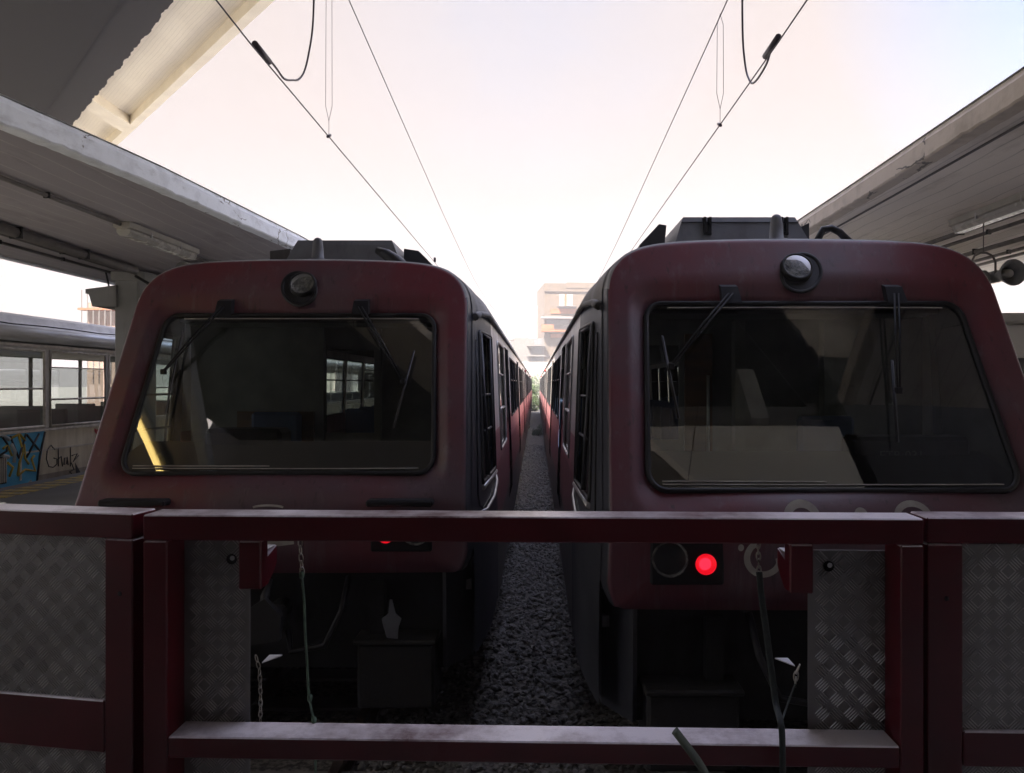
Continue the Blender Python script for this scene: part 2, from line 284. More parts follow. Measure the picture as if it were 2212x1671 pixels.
# ------------------------------------------------------------------ mesh helpers
class MB:
    def __init__(s): s.v = []; s.f = []; s.mi = []; s.sm = []
    def face(s, idx, mi=0, sm=False): s.f.append(tuple(idx)); s.mi.append(mi); s.sm.append(sm)
    def pts(s, P): i = len(s.v); s.v += [tuple(p) for p in P]; return i
    def box(s, a, b, mi=0, mtx=None):
        (x0,y0,z0),(x1,y1,z1) = a, b
        P = [(x0,y0,z0),(x1,y0,z0),(x1,y1,z0),(x0,y1,z0),(x0,y0,z1),(x1,y0,z1),(x1,y1,z1),(x0,y1,z1)]
        if mtx: P = [tuple(mtx @ Vector(p)) for p in P]
        i = s.pts(P)
        for q in ((0,3,2,1),(4,5,6,7),(0,1,5,4),(1,2,6,5),(2,3,7,6),(3,0,4,7)): s.face([i+k for k in q], mi)
        return s
    def bbox(s, a, b, r=.01, mi=0):
        """box with chamfered vertical and horizontal edges (all 12)"""
        (x0,y0,z0),(x1,y1,z1) = a, b
        i0 = len(s.v); P = []
        for (X, sx) in ((x0,1),(x1,-1)):
            for (Y, sy) in ((y0,1),(y1,-1)):
                for (Z, sz) in ((z0,1),(z1,-1)):
                    P += [(X, Y+sy*r, Z+sz*r), (X+sx*r, Y, Z+sz*r), (X+sx*r, Y+sy*r, Z)]
        s.pts(P)
        c = lambda a_, b_, c_, k: i0 + ((a_*2+b_)*2+c_)*3 + k
        for a_ in (0,1):
            s.face([c(a_,0,0,0), c(a_,1,0,0), c(a_,1,1,0), c(a_,0,1,0)], mi)
            s.face([c(0,a_,0,1), c(1,a_,0,1), c(1,a_,1,1), c(0,a_,1,1)], mi)
            s.face([c(0,0,a_,2), c(1,0,a_,2), c(1,1,a_,2), c(0,1,a_,2)], mi)
            for b_ in (0,1):
                s.face([c(a_,b_,0,0), c(a_,b_,0,1), c(a_,b_,1,1), c(a_,b_,1,0)], mi)
                s.face([c(a_,0,b_,0), c(a_,0,b_,2), c(a_,1,b_,2), c(a_,1,b_,0)], mi)
                s.face([c(0,a_,b_,1), c(0,a_,b_,2), c(1,a_,b_,2), c(1,a_,b_,1)], mi)
                for c_ in (0,1): s.face([c(a_,b_,c_,0), c(a_,b_,c_,1), c(a_,b_,c_,2)], mi)
        return s
    def tube(s, path, r, n=8, mi=0, closed=False, sm=True, flat=1., caps=True):
        P = [Vector(p) for p in path]; N = len(P); rr = r if isinstance(r, (list, tuple)) else [r]*N
        rings = []; up = None
        for k in range(N):
            a = P[(k-1) % N] if (closed or k > 0) else P[k]; b = P[(k+1) % N] if (closed or k < N-1) else P[k]
            t = (b-a).normalized()
            if up is None:
                up = Vector((0,0,1)) if abs(t.z) < .9 else Vector((0,1,0))
            sx = t.cross(up)
            if sx.length < 1e-4: sx = t.cross(Vector((1,0,0)))
            sx.normalize(); u2 = sx.cross(t).normalized(); up = u2
            rings.append(s.pts([P[k] + sx*math.cos(2*math.pi*j/n)*rr[k] + u2*math.sin(2*math.pi*j/n)*rr[k]*flat for j in range(n)]))
        for k in range(N if closed else N-1):
            a, b = rings[k], rings[(k+1) % N]
            for j in range(n): s.face([a+j, a+(j+1)%n, b+(j+1)%n, b+j], mi, sm)
        if not closed and caps:
            s.face([rings[0]+j for j in range(n)][::-1], mi); s.face([rings[-1]+j for j in range(n)], mi)
        return s
    def lathe(s, prof, n=32, mi=0, mtx=None, sm=True):
        """profile [(r, h)] round local Z"""
        rings = []
        for (r_, h_) in prof:
            P = [Vector((r_*math.cos(2*math.pi*j/n), r_*math.sin(2*math.pi*j/n), h_)) for j in range(n)]
            if mtx: P = [mtx @ p for p in P]
            rings.append(s.pts(P))
        for a, b in zip(rings, rings[1:]):
            for j in range(n): s.face([a+j, a+(j+1)%n, b+(j+1)%n, b+j], mi, sm)
        return s
    def prism(s, poly, thick, mi=0, mi2=None):
        """poly: 3D points of one face; thick: Vector offset"""
        t = Vector(thick); n = len(poly)
        a = s.pts(poly); b = s.pts([Vector(p)+t for p in poly])
        s.face([a+k for k in range(n)], mi); s.face([b+k for k in range(n)][::-1], mi)
        for k in range(n): s.face([a+k, b+k, b+(k+1)%n, a+(k+1)%n], mi if mi2 is None else mi2)
        return s
    def build(s, name, mats, parent=None, loc=None, rotz=0):
        me = bpy.data.meshes.new(name); me.from_pydata(s.v, [], s.f)
        for m_ in (mats if isinstance(mats, (list, tuple)) else [mats]): me.materials.append(m_)
        me.polygons.foreach_set('material_index', s.mi); me.polygons.foreach_set('use_smooth', s.sm)
        me.update()
        o = bpy.data.objects.new(name, me); C.objects.link(o)
        if parent: o.parent = parent
        if loc: o.location = loc
        if rotz: o.rotation_euler.z = rotz
        return o
def tag(o, label=None, cat=None, group=None, kind=None):
    if label: o['label'] = label
    if cat: o['category'] = cat
    if group: o['group'] = group
    if kind: o['kind'] = kind
    return o
def thing(name, label, cat, loc=(0,0,0), rz=0, group=None):
    o = bpy.data.objects.new(name, None); C.objects.link(o); o.location = loc; o.rotation_euler.z = rz
    o.empty_display_size = .2
    return tag(o, label, cat, group)
def copy_tree(o, parent=None):
    c = o.copy(); C.objects.link(c); c.parent = parent
    for ch in [x for x in bpy.data.objects if x.parent == o]: copy_tree(ch, c)
    return c
def rrect(hw_, z0, z1, r, n=6):
    """rounded rectangle outline (x, z), counter-clockwise"""
    P = []
    for cx, cz, a0 in ((hw_-r, z1-r, 0), (-hw_+r, z1-r, 90), (-hw_+r, z0+r, 180), (hw_-r, z0+r, 270)):
        for k in range(n+1): a = R(a0+90*k/n); P.append((cx+r*math.cos(a), cz+r*math.sin(a)))
    return P
def trap(wb, wt, z0, z1, r, n=6):
    P = []
    for cx, cz, a0 in ((wt-r, z1-r, 0), (-wt+r, z1-r, 90), (-wb+r, z0+r, 180), (wb-r, z0+r, 270)):
        for k in range(n+1): a = R(a0+90*k/n); P.append((cx+r*math.cos(a), cz+r*math.sin(a)))
    return P
def star(poly, c, n):
    out_ = []
    for k in range(n):
        a = 2*math.pi*(k+.5)/n; dx, dz = math.cos(a), math.sin(a); best = 0
        for i in range(len(poly)):
            (x1,z1),(x2,z2) = poly[i], poly[(i+1)%len(poly)]
            x1 -= c[0]; x2 -= c[0]; z1 -= c[1]; z2 -= c[1]
            ex, ez = x2-x1, z2-z1; den = dx*ez-dz*ex
            if abs(den) < 1e-12: continue
            t = (x1*ez-z1*ex)/den; q = (x1*dz-z1*dx)/den
            if -1e-9 <= q <= 1+1e-9 and t > best: best = t
        out_.append((c[0]+dx*best, c[1]+dz*best))
    return out_

# ================================================================== SETTING
g = MB(); g.face([g.pts([(-400,-60,-.16),(400,-60,-.16),(400,1500,-.16),(-400,1500,-.16)])+k for k in range(4)])
tag(g.build('ground', M['ground']), kind='structure')
# ballast bed between the platforms
b = MB(); n = b.pts([(-3.3,2.5,-.10),(3.28,2.5,-.10),(3.28,160,-.10),(-3.3,160,-.10)]); b.face([n,n+1,n+2,n+3])
tag(b.build('track_bed', M['ballast_base']), kind='structure')
# loose ballast stones
def stones():
    mb = MB(); rnd = random.Random(3)
    ph = (1+5**.5)/2
    iv = [Vector(p).normalized() for p in ((-1,ph,0),(1,ph,0),(-1,-ph,0),(1,-ph,0),(0,-1,ph),(0,1,ph),(0,-1,-ph),(0,1,-ph),(ph,0,-1),(ph,0,1),(-ph,0,-1),(-ph,0,1))]
    ff = ((0,11,5),(0,5,1),(0,1,7),(0,7,10),(0,10,11),(1,5,9),(5,11,4),(11,10,2),(10,7,6),(7,1,8),(3,9,4),(3,4,2),(3,2,6),(3,6,8),(3,8,9),(4,9,5),(2,4,11),(6,2,10),(8,6,7),(9,8,1))
    def st(x, y, s_):
        sx, sy, sz = (s_*rnd.uniform(.65,1.25) for _ in range(3)); a = rnd.uniform(0,6.28); ca, sa = math.cos(a), math.sin(a)
        tz = rnd.uniform(-.5,.5)
        i = len(mb.v); z0 = -.10+rnd.uniform(-.005,.03)
        for p in iv:
            k = rnd.uniform(.75,1.15); px, py, pz = p.x*sx*k, p.y*sy*k, p.z*sz*.75*k
            pz += px*tz
            mb.v.append((x+px*ca-py*sa, y+px*sa+py*ca, z0+pz))
        for f_ in ff: mb.face([i+q for q in f_])
    for _ in range(9500):
        y = 3.2+rnd.random()**1.3*10.5; st(rnd.uniform(-1.25,1.15), y, rnd.uniform(.018,.036))
    for _ in range(4200): st(rnd.uniform(-.62,.55), rnd.uniform(12,32), rnd.uniform(.022,.042))
    return tag(mb.build('ballast', M['stone']), 'loose grey brown ballast stones between the two red trains', kind='stuff')
stones()
for lx, ly, ls, lab in ((-.01, 7.35, .05, 'crumpled pale paper on the ballast between the train fronts'), (-.35, 44, .22, 'white paper lying on the ballast far down the gap')):
    rl_ = random.Random(int(ly)); lm = MB()
    pv_ = [(rl_.uniform(-1,1)*ls, rl_.uniform(-.8,.8)*ls, rl_.uniform(0,.9)*ls) for _ in range(9)]; i = lm.pts(pv_)
    for a in range(7): lm.face([i+a, i+a+1, i+a+2])
    o = lm.build('crumpled_paper', M['white_wall'], None, (lx, ly, -.07)); tag(o, lab, 'paper', 'crumpled paper on the ballast')
# concourse floor, platforms
p = MB().box((-16,-9,-.15),(13,2.42,.95)); tag(p.build('concourse_floor', M['platform_light']), kind='structure')
def platform(name, x0, x1, tx0, tx1, tx2, tx3):
    pm = MB().box((x0,2.43,-.15),(x1,120,.85)).box((x0-.05,2.43,.85),(x1+.05,120,.95))
    pl = tag(pm.build(name, M['platform' if x0 < 0 else 'platform_light']), kind='structure')
    for a, b_ in ((tx0,tx1),(tx2,tx3)):
        t_ = MB()
        y = 2.6
        while y < 60:
            t_.box((a,y,.95),(b_,y+.2,.956)); y += .3
        o = t_.build('platform_marking', M['tactile']); tag(o, kind='structure')
    return pl
platform('platform', -8.2, -3.38, -4.05, -3.75, -7.95, -7.45)
platform('platform', 3.35, 8.0, 3.7, 4.0, 7.4, 7.7)
# rails and sleepers
for name, cx in (('left', -1.8), ('right', 1.74), ('far', -9.9), ('farr', 9.9)):
    r_ = MB()
    for s in (-.475, .475):
        r_.box((cx+s-.06,2.9,-.10),(cx+s+.06,150,-.08)); r_.box((cx+s-.01,2.9,-.08),(cx+s+.01,150,-.02)); r_.box((cx+s-.033,2.9,-.02),(cx+s+.033,150,.02))
    tag(r_.build('rails', M['rail']), kind='structure')
s_ = MB()
for cx in (-1.8, 1.74):
    y = 3.
    while y < 70: s_.box((cx-.85,y,-.14),(cx+.85,y+.22,-.075)); y += .6
tag(s_.build('sleepers', M['sleeper']), kind='structure')

# ================================================================== TRAINS
GZ, TZ = 3.12, 3.555                # gutter and roof crown
def lean(z): return (z-1.71)*.475 if z >= 1.71 else (1.71-z)*.07
def F(x, z): return lean(z) + .025*(x/1.3)**2
def hw(z): return 1.48 if z <= 1.3 else 1.48-.07*(z-1.3)/(GZ-1.3)
def taper(d): t = min(1, max(0, d/1.1)); return .11*(1-t)**2
def roofz(x, w_, k=4.): u = min(1, abs(x)/w_); return GZ + (TZ-GZ-.045)*(1-u**k)**(1/2.3) + .045*(1-u*u)
def outline(inset, w_in, zbot=1.25, k_=4.):
    """closed section outline (x,z), counter-clockwise from bottom right"""
    P = []
    for k in range(15): z = zbot+(GZ-zbot)*k/14; P.append((hw(z)-w_in-inset, z))
    W = hw(GZ)
    for k in range(1, 72):
        a = math.pi*k/72; ca = math.cos(a); x = W*math.copysign(abs(ca)**.55, ca); z = roofz(x, W, k_)
        P.append((x*(W-w_in-inset)/W, z-inset*(z-GZ)/(TZ-GZ)*1.0))
    for k in range(14, -1, -1): z = zbot+(GZ-zbot)*k/14; P.append((-(hw(z)-w_in-inset), z))
    # round the two bottom corners a little
    P[0] = (P[0][0]-.05, P[0][1]); P[-1] = (P[-1][0]+.05, P[-1][1])
    return P
CC = (0, 2.42); NS = 240
def grid_panel(mb, fn, us, vs, holes, mi=0, sm=True):
    idx = {}
    def vid(i, j):
        if (i, j) not in idx: idx[(i, j)] = mb.pts([fn(us[i], vs[j])])
        return idx[(i, j)]
    for i in range(len(us)-1):
        for j in range(len(vs)-1):
            cu, cv = (us[i]+us[i+1])/2, (vs[j]+vs[j+1])/2
            if any(h[0] < cu < h[1] and h[2] < cv < h[3] for h in holes): continue
            mb.face([vid(i,j), vid(i+1,j), vid(i+1,j+1), vid(i,j+1)], mi, sm)
def brk(a, b, extra, n):
    s = sorted(set([round(a+(b-a)*k/n, 5) for k in range(n+1)] + [round(e, 5) for e in extra if a < e < b]))
    return s
def window(parent, quad, nrm, glass='win_glass', frame='rubber', r=.014, bars=(), inset=.015, name='window'):
    """pane with a sub-part frame; quad = 4 corner points"""
    q = [Vector(p) for p in quad]; nn = Vector(nrm)
    mb = MB(); i = mb.pts([p-nn*inset for p in q]); mb.face([i,i+1,i+2,i+3])
    o = mb.build(name, M[glass], parent)
    fr = MB(); c = sum(q, Vector())/4
    path = []
    for k in range(4):
        a, b_, d_ = q[k-1], q[k], q[(k+1)%4]; rr = .05
        p0 = b_+(a-b_).normalized()*rr; p1 = b_+(d_-b_).normalized()*rr
        for t in (0, .33, .67, 1): path.append(p0.lerp(b_, t).lerp(b_.lerp(p1, t), t))
    fr.tube([p_ + nn*.004 for p_ in path], r, 6, closed=True)
    for (t, side, rad) in bars:
        if side == 'h': a, b_ = q[0].lerp(q[3], t), q[1].lerp(q[2], t)
        else: a, b_ = q[0].lerp(q[1], t), q[3].lerp(q[2], t)
        fr.tube([a-nn*.005, b_-nn*.005], rad, 6)
    fr.build('frame', M[frame], o)
    return o

def build_train(loc, label, variant):
    T = thing('commuter_train', label, 'train', loc, group='red trains standing at the buffers')
    # ---- front mask with the windshield opening
    mb = MB(); rings = []
    hole = star(trap(1.10, 1.045, 1.92, 3.085, .11), CC, NS)
    rec = star(trap(1.15, 1.10, 1.86, 3.14, .14), CC, NS)
    rec2 = star(trap(1.185, 1.135, 1.82, 3.215, .15), CC, NS)
    face = star(outline(.032, .11, 1.25, 8.), CC, NS)
    def ring(pts2, d): return mb.pts([(x, F(x, z)+d, z) for x, z in pts2])
    mids = [[(a[0]+(b_[0]-a[0])*t, a[1]+(b_[1]-a[1])*t) for a, b_ in zip(rec2, face)] for t in (.33, .67)]
    seq = [(hole, .06), (hole, .045), (rec, .042), (rec2, .0)] + [(m_, 0) for m_ in mids]
    rr = .032
    seq.append((star(outline(rr+.02, .11, 1.25, 8.), CC, NS), 0))
    for k in range(0, 7):
        a = R(90*k/6); seq.append((star(outline(rr*(1-math.sin(a)), .11, 1.25, 8.), CC, NS), rr*(1-math.cos(a))))
    seq.append((star(outline(.004, .11-.026, 1.25, 6.8), CC, NS), .15))
    rg = [ring(p_, d) for p_, d in seq]
    for q, (a, b_) in enumerate(zip(rg, rg[1:])):
        for j in range(NS):
            mi = 0 if q < 10 else 1
            zj = seq[q][0][j][1]
            if q >= 9 and zj > GZ+.10: mi = 2
            mb.face([a+j, a+(j+1)%NS, b_+(j+1)%NS, b_+j], mi, True)
    mask = mb.build('front_mask', [M['train_red'], M['cab_grey'], M['roof_grey']], T)
    # ---- gasket, windshield
    gk = MB(); gk.tube([(x, F(x,z)+.040, z) for x, z in trap(1.10, 1.045, 1.92, 3.085, .11, 8)], .018, 8, closed=True)
    gk.build('window_seal', M['rubber'], mask)
    ws = MB(); NX, NZ = 24, 10
    xs = [-1+2*k/NX for k in range(NX+1)]; zs = [1.93+1.145*k/NZ for k in range(NZ+1)]
    grid_panel(ws, lambda t, z: (t*(1.095-.05*(z-1.93)/1.145), F(t,z)+.05, z), xs, zs, [])
    wso = ws.build('windshield', M['ws_glass'], T)
    # bright trim line inside the lower and upper edge
    for z, x0, x1 in ((1.955,-1.02,1.0),(1.972,-1.02,-.05),(3.055,-.9,.92)):
        tr = MB(); tr.tube([(x0+(x1-x0)*k/12, F(x0+(x1-x0)*k/12, z)+.036, z) for k in range(13)], .004, 5)
        tr.build('trim', M['decal'], wso)
    # ---- cab sides
    for sgn in (-1, 1):
        def S(s, z, sgn=sgn, off=0):
            y0 = F(1.3, z)+.13; y = y0*(1-s)+1.78*s
            return (sgn*(hw(z)-taper(y-F(1.3, z))+off), y, z)
        mb = MB(); hs = (.20, .86, 1.80, 2.98)
        grid_panel(mb, S, brk(0, 1, hs[:2], 12), brk(.62, GZ, hs[2:], 16), [hs])
        side = mb.build('cab_side', M['cab_grey'], T)
        q = [S(.20,1.80), S(.86,1.80), S(.86,2.98), S(.20,2.98)]
        wo = window(T, q, (sgn,0,0), 'cab_side_glass', 'rubber', .016, (), .03, 'side_window')
        fm = MB()
        fm.prism([S(.20,1.82,off=-.02), S(.42,1.82,off=-.02), S(.28,2.97,off=-.02), S(.20,2.97,off=-.02)], (sgn*.012,0,0))
        fm.build('quarter_panel', M['black_glass'], wo)
        bar = MB()
        for z in (2.46, 2.17): bar.tube([S(.40-.12*(z-1.8), z, off=-.012), S(.84, z, off=-.012)], .011, 6)
        bar.tube([S(.42,1.82,off=.0), S(.28,2.97,off=.0)], .014, 6); bar.tube([S(.36,2.96,off=-.0), S(.84,2.96,off=-.0)], .014, 6)
        bar.tube([S(.80,1.82,off=.0), S(.80,2.97,off=.0)], .012, 6)
        bar.build('bar', M['cab_grey'], wo)
        # outer recess line and sill ledge
        ed = MB()
        P = [S(.10,2.9,off=.004)]+[S(.10,z,off=.004) for z in (2.6,2.2,1.9,1.75)]+[S(.13,1.66,off=.004), S(.2,1.62,off=.004), S(.5,1.65,off=.004), S(.9,1.74,off=.004)]
        ed.tube(P, .007, 6)
        ed.build('panel_joint', M['rubber'], side)
        lg = MB(); lg.tube([S(.16,1.60,off=.0), S(.24,1.60,off=.02), S(.5,1.635,off=.025), S(.8,1.69,off=.02), S(.92,1.73,off=.0)], .016, 6)
        lg.tube([S(.20,1.77,off=.01), S(.86,1.77,off=.01)], .02, 6)
        lg.build('sill', M['alu'] if sgn*loc[0] < 0 else M['cab_grey'], side)
        # drip gutter over the cab
        gt = MB()
        gt.tube([S(.04,3.08,off=.02), S(.12,3.12,off=.03), S(.5,3.14,off=.03), S(1,3.13,off=.02)], .022, 8)
        gt.tube([S(.02,3.08,off=.015), S(.08,3.11,off=.03)], .030, 8)
        gt.build('gutter', M['roof_grey'], side)
    # ---- roofs
    def roof(y0f, y1, mb, n=4, W=hw(GZ)):
        xs = []
        for k in range(73): a = math.pi*k/72; ca = math.cos(a); xs.append(W*math.copysign(abs(ca)**.55, ca))
        rgs = []
        for j in range(n+1):
            t = j/n; P = []
            for x in xs:
                z = roofz(x, W); y = y0f(x, z)*(1-t)+y1*t; z = roofz(x, W, 4+4*(1-min(1, max(0, y-F(1.3, z))/.6)) if y < 2 else 4); tp = taper(y-F(1.3, z)) if y < 2 else 0
                P.append((x*(W-tp)/W, y, z))
            rgs.append(mb.pts(P))
        for a, b_ in zip(rgs, rgs[1:]):
            for j in range(72): mb.face([a+j, a+j+1, b_+j+1, b_+j], 0, True)
    mb = MB(); roof(lambda x, z: F(x, z)+.12, 1.78, mb, 8); mb.build('cab_roof', M['roof_grey'], T)
    # ---- cars
    y = 1.78
    for ci, Lc in enumerate((19.2, 20.5, 20.5)):
        y1 = y+Lc
        body = MB()
        wins = []
        if ci == 0: base_w = [(y+.95,y+2.3,1.86,3.0)]; dstart = y+2.9
        else: base_w = [(y+.8,y+1.9,2.06,2.95)]; dstart = y+2.4
        doors = [(dstart, dstart+1.3), (y+Lc*.5-.65, y+Lc*.5+.65), (y1-3.6, y1-2.3)]
        wins += base_w
        yy = doors[0][1]+.35
        while yy+1.2 < doors[1][0]-.1: wins.append((yy, yy+1.15, 2.06, 2.95)); yy += 1.33
        yy = doors[1][1]+.35
        while yy+1.2 < doors[2][0]-.1: wins.append((yy, yy+1.15, 2.06, 2.95)); yy += 1.33
        wins.append((y1-1.75, y1-.7, 2.06, 2.95))
        for sgn in (-1, 1):
            fn = lambda yy_, z, sgn=sgn: (sgn*hw(z), yy_, z)
            ex = [e for w_ in wins for e in w_[:2]]+[e for d_ in doors for e in d_]
            holes = wins+[(d_[0], d_[1], 1.05, 3.04) for d_ in doors]
            grid_panel(body, fn, brk(y, y1, ex, 8), brk(.55, GZ, [1.86,3.0,2.06,2.95,1.05,3.04], 8), holes, 0)
        for yy_, rev in ((y, 0), (y1, 1)):      # end walls
            o2 = outline(0, 0, .55); i = body.pts([(x, yy_, z) for x, z in o2])
            if not (ci == 0 and rev == 0): body.face([i+k for k in range(len(o2))], 1)
        bo = body.build('car_body', [M['car_side'], M['black']], T)
        mb = MB(); roof(lambda x, z, y=y: y, y1, mb, 2); mb.build('roof', M['roof_grey'], bo)
        gt = MB()
        for sgn in (-1, 1):
            gt.tube([(sgn*(hw(GZ)+.015), y+.02, GZ+.01), (sgn*(hw(GZ)+.015), y1-.02, GZ+.01)], .018, 6)
        gt.build('gutter', M['roof_grey'], bo)
        # window panes / doors
        for sgn in (-1, 1):
            if ci == 2 and sgn*loc[0] > 0: continue
            for w_ in wins:
                q = [(sgn*hw(w_[2]), w_[0], w_[2]), (sgn*hw(w_[2]), w_[1], w_[2]), (sgn*hw(w_[3]), w_[1], w_[3]), (sgn*hw(w_[3]), w_[0], w_[3])]
                h = ((.36,'h',.016),(.70,'h',.012)) if w_[2] < 2 else ((.62,'h',.013),)
                window(T, q, (sgn,0,0), 'win_glass', 'alu' if w_[2] < 2 else 'rubber', .014, h, .012)
            for d_ in doors:
                dm = MB(); ym = (d_[0]+d_[1])/2
                dfn = lambda yy_, z, sgn=sgn: (sgn*(hw(z)-.035), yy_, z)
                holes = [(d_[0]+.12, ym-.1, 2.0, 2.9), (ym+.1, d_[1]-.12, 2.0, 2.9)]
                grid_panel(dm, dfn, brk(d_[0], d_[1], [d_[0]+.12, ym-.1, ym+.1, d_[1]-.12], 2), brk(1.05, 3.04, [2.0,2.9], 4), holes)
                dm.box((sgn*(hw(2)-.05)-.012, ym-.008, 1.06), (sgn*(hw(2)-.05)+.03, ym+.008, 3.03), 1)
                do = dm.build('door', [M['door_side'], M['black']], T)
                gl_ = MB()
                for h in holes:
                    i = gl_.pts([dfn(h[0],h[2]), dfn(h[1],h[2]), dfn(h[1],h[3]), dfn(h[0],h[3])]); gl_.face([i,i+1,i+2,i+3])
                gl_.build('door_glass', M['win_glass'], do)
        # inside: floor, ceiling, seats, partitions
        it = MB(); it.box((-1.38,y+.03,1.02),(1.38,y1-.03,1.08)); it.box((-1.33,y+.03,3.06),(1.33,y1-.03,3.09))
        if ci: it.box((-1.34,y+.04,1.08),(-.4,y+.08,3.06)); it.box((.4,y+.04,1.08),(1.34,y+.08,3.06))
        it.build('interior', M['cab_in'], bo)
        if ci < 2:
            st = MB(); st.bbox((-.42,0,1.08),(.42,.46,1.53),.02); st.bbox((-.42,.38,1.5),(.42,.46,2.15),.02); s0_ = None; yy = y+4.8
            while yy < y1-4:
                for sx in (-1, 1):
                    if s0_ is None: so2 = s0_ = st.build('seat', M['seat_blue'], bo)
                    else: so2 = s0_.copy(); C.objects.link(so2)
                    so2.location = (sx*.85, yy, 0)
                yy += .95
        # skirts and underframe
        uf = MB(); uf.box((-1.30,y+.3,.42),(1.30,y1-.3,1.0))
        for sgn in (-1, 1):
            uf.box((sgn*1.40-.02, y+.1 if ci else y, .38),(sgn*1.40+.02, y1-.1, .72))
        for by in (y+2.6, y1-2.6):
            for wy in (-1., 1.):
                for sx in (-.475, .475):
                    mt = Matrix.Translation((sx, by+wy, .40)) @ Matrix.Rotation(R(90), 4, 'Y')
                    uf.lathe([(0,.06),(.12,.07),(.3,.06),(.38,.06),(.38,-.05),(.42,-.05),(.42,-.07),(0,-.07)], 24, 0, mt)
            for sx in (-.8, .8): uf.box((sx-.06,by-1.4,.35),(sx+.06,by+1.4,.62))
        uf.build('underframe', M['underframe'], bo)
        # marker lamps at the shoulder of each car end
        if ci:
            for sgn in (-1, 1):
                lp = MB(); mt = Matrix.Translation((sgn*1.44, y+.3, 3.02)) @ Matrix.Rotation(R(90), 4, 'X')
                lp.lathe([(0,.06),(.035,.05),(.05,.02),(.05,-.04),(0,-.05)], 12, 0, mt)
                lp.build('marker_lamp', M['red_lamp_off'], T)
        y = y1+.35
        if ci < 2:
            bl = MB(); pts2 = outline(.12, 0, .9)
            pr = None
            for k in range(8):
                i = bl.pts([(x*(1 if k%2 else .94), y1+.02+.31*k/7, z-(0 if k%2 else .05)) for x, z in pts2])
                if pr is not None:
                    for j in range(len(pts2)): bl.face([pr+j, pr+(j+1)%len(pts2), i+(j+1)%len(pts2), i+j])
                pr = i
            bl.build('gangway', M['rubber'], T)
    # ---- front skirt, dark side corners, under the mask
    for sgn in (-1, 1):
        sk = MB(); sk.prism([(sgn*1.20,.16,.55),(sgn*1.36,.42,.55),(sgn*1.36,.42,1.27),(sgn*1.20,.13,1.27)], (-sgn*.03,.03,0))
        sk.prism([(sgn*1.36,.42,.55),(sgn*1.44,1.2,.55),(sgn*1.44,1.2,1.27),(sgn*1.36,.42,1.27)], (-sgn*.03,0,0))
        sk.build('skirt', M['cab_grey'], T)
    uf = MB(); uf.box((-1.2,.3,.50),(1.2,2.1,1.20)); uf.box((-1.22,.22,1.16),(1.22,.34,1.24))
    
    for sx in (-.7,.7): uf.box((sx-.05,.2,.5),(sx+.05,.3,1.16))
    for sx in (-.475,.475):
        for wy in (1.6, 3.6):
            mt = Matrix.Translation((sx, wy, .40)) @ Matrix.Rotation(R(90), 4, 'Y')
            uf.lathe([(0,.06),(.12,.07),(.3,.06),(.38,.06),(.38,-.05),(.42,-.05),(.42,-.07),(0,-.07)], 24, 0, mt)
    uf.build('front_underframe', M['underframe'], T)
    for sgn in (-1, 1):
        pl = MB(); pl.bbox((sgn*.85-.27,.10,.28),(sgn*.85+.27,.5,.74),.02); pl.bbox((sgn*.85-.29,.06,.74),(sgn*.85+.29,.52,.775),.01); pl.build('equipment_box', M['dark_steel'], T)
    cp = MB()
    cp.bbox((-.10,-.10,.86),(.10,.10,1.02),.02); cp.tube([(0,.1,.94),(0,.9,.94)], .07, 12)
    cp.prism([(-.12,-.13,.80),(.12,-.13,.84),(.13,-.13,1.0),(.02,-.13,1.12),(-.13,-.13,1.02)], (0,.05,0))
    cp.tube([(0,-.10,1.02),(.0,-.06,1.12),(0,.05,1.2)], [.02,.03,.015], 8)
    cpo = cp.build('coupler', M['dark_steel'], T)
    if variant == 0:
        fc = MB(); fc.prism([(.80,.05,.80),(.875,.05,.79),(.88,.05,.87),(.90,.05,.93),(.86,.05,.965),(.835,.05,1.06),(.82,.05,1.06),(.81,.05,.965),(.765,.05,.93),(.775,.05,.88)], (0,.012,0)); fc.build('hose_cap', M['box_grey'], T)
    hs_ = MB()
    for x0, x1 in ((-.5,-.12),(.5,.12)):
        hs_.tube([(x0,.2,1.18),(x0,.0,1.0),(x0*.8,-.05,.78),(x1*1.3,.0,.72),(x1,.05,.86)], .022, 8)
    hs_.build('air_hoses', M['rubber'], T)
    # ---- lamp clusters
    for sgn in (-1, 1):
        cx = sgn*.905
        bx = MB()
        bx.bbox((cx-.21,F(cx,1.5)-.016,1.40),(cx+.21,F(cx,1.5)+.06,1.675),.01)
        bx.bbox((cx-.225,F(cx,1.7)-.085,1.72),(cx+.225,F(cx,1.7)+.03,1.765),.012)     # hood
        co = bx.build('lamp_cluster', M['black'], T)
        xh, xr = (cx-.10, cx+.105) if sgn < 0 else (cx+.10, cx-.105)
        mt = Matrix.Translation((xh, F(cx,1.5)-.02, 1.55)) @ Matrix.Rotation(R(90), 4, 'X')
        rf = MB(); rf.lathe([(0,-.06),(.05,-.045),(.085,-.01),(.098,.005),(.104,.008),(.104,-.01)], 32, 0, mt)
        ho = rf.build('headlight', M['reflector'], T)
        gl_ = MB(); gl_.lathe([(0,.026),(.04,.024),(.075,.017),(.098,.006)], 32, 0, mt); gl_.build('lens', M['lamp_glass'], ho)
        mt = Matrix.Translation((xr, F(cx,1.5)-.02, 1.52)) @ Matrix.Rotation(R(90), 4, 'X')
        rl = MB(); rl.lathe([(0,.022),(.03,.019),(.05,.012),(.06,.002),(.06,-.02)], 28, 0, mt); tlo = rl.build('tail_light', M['red_lamp'], T)
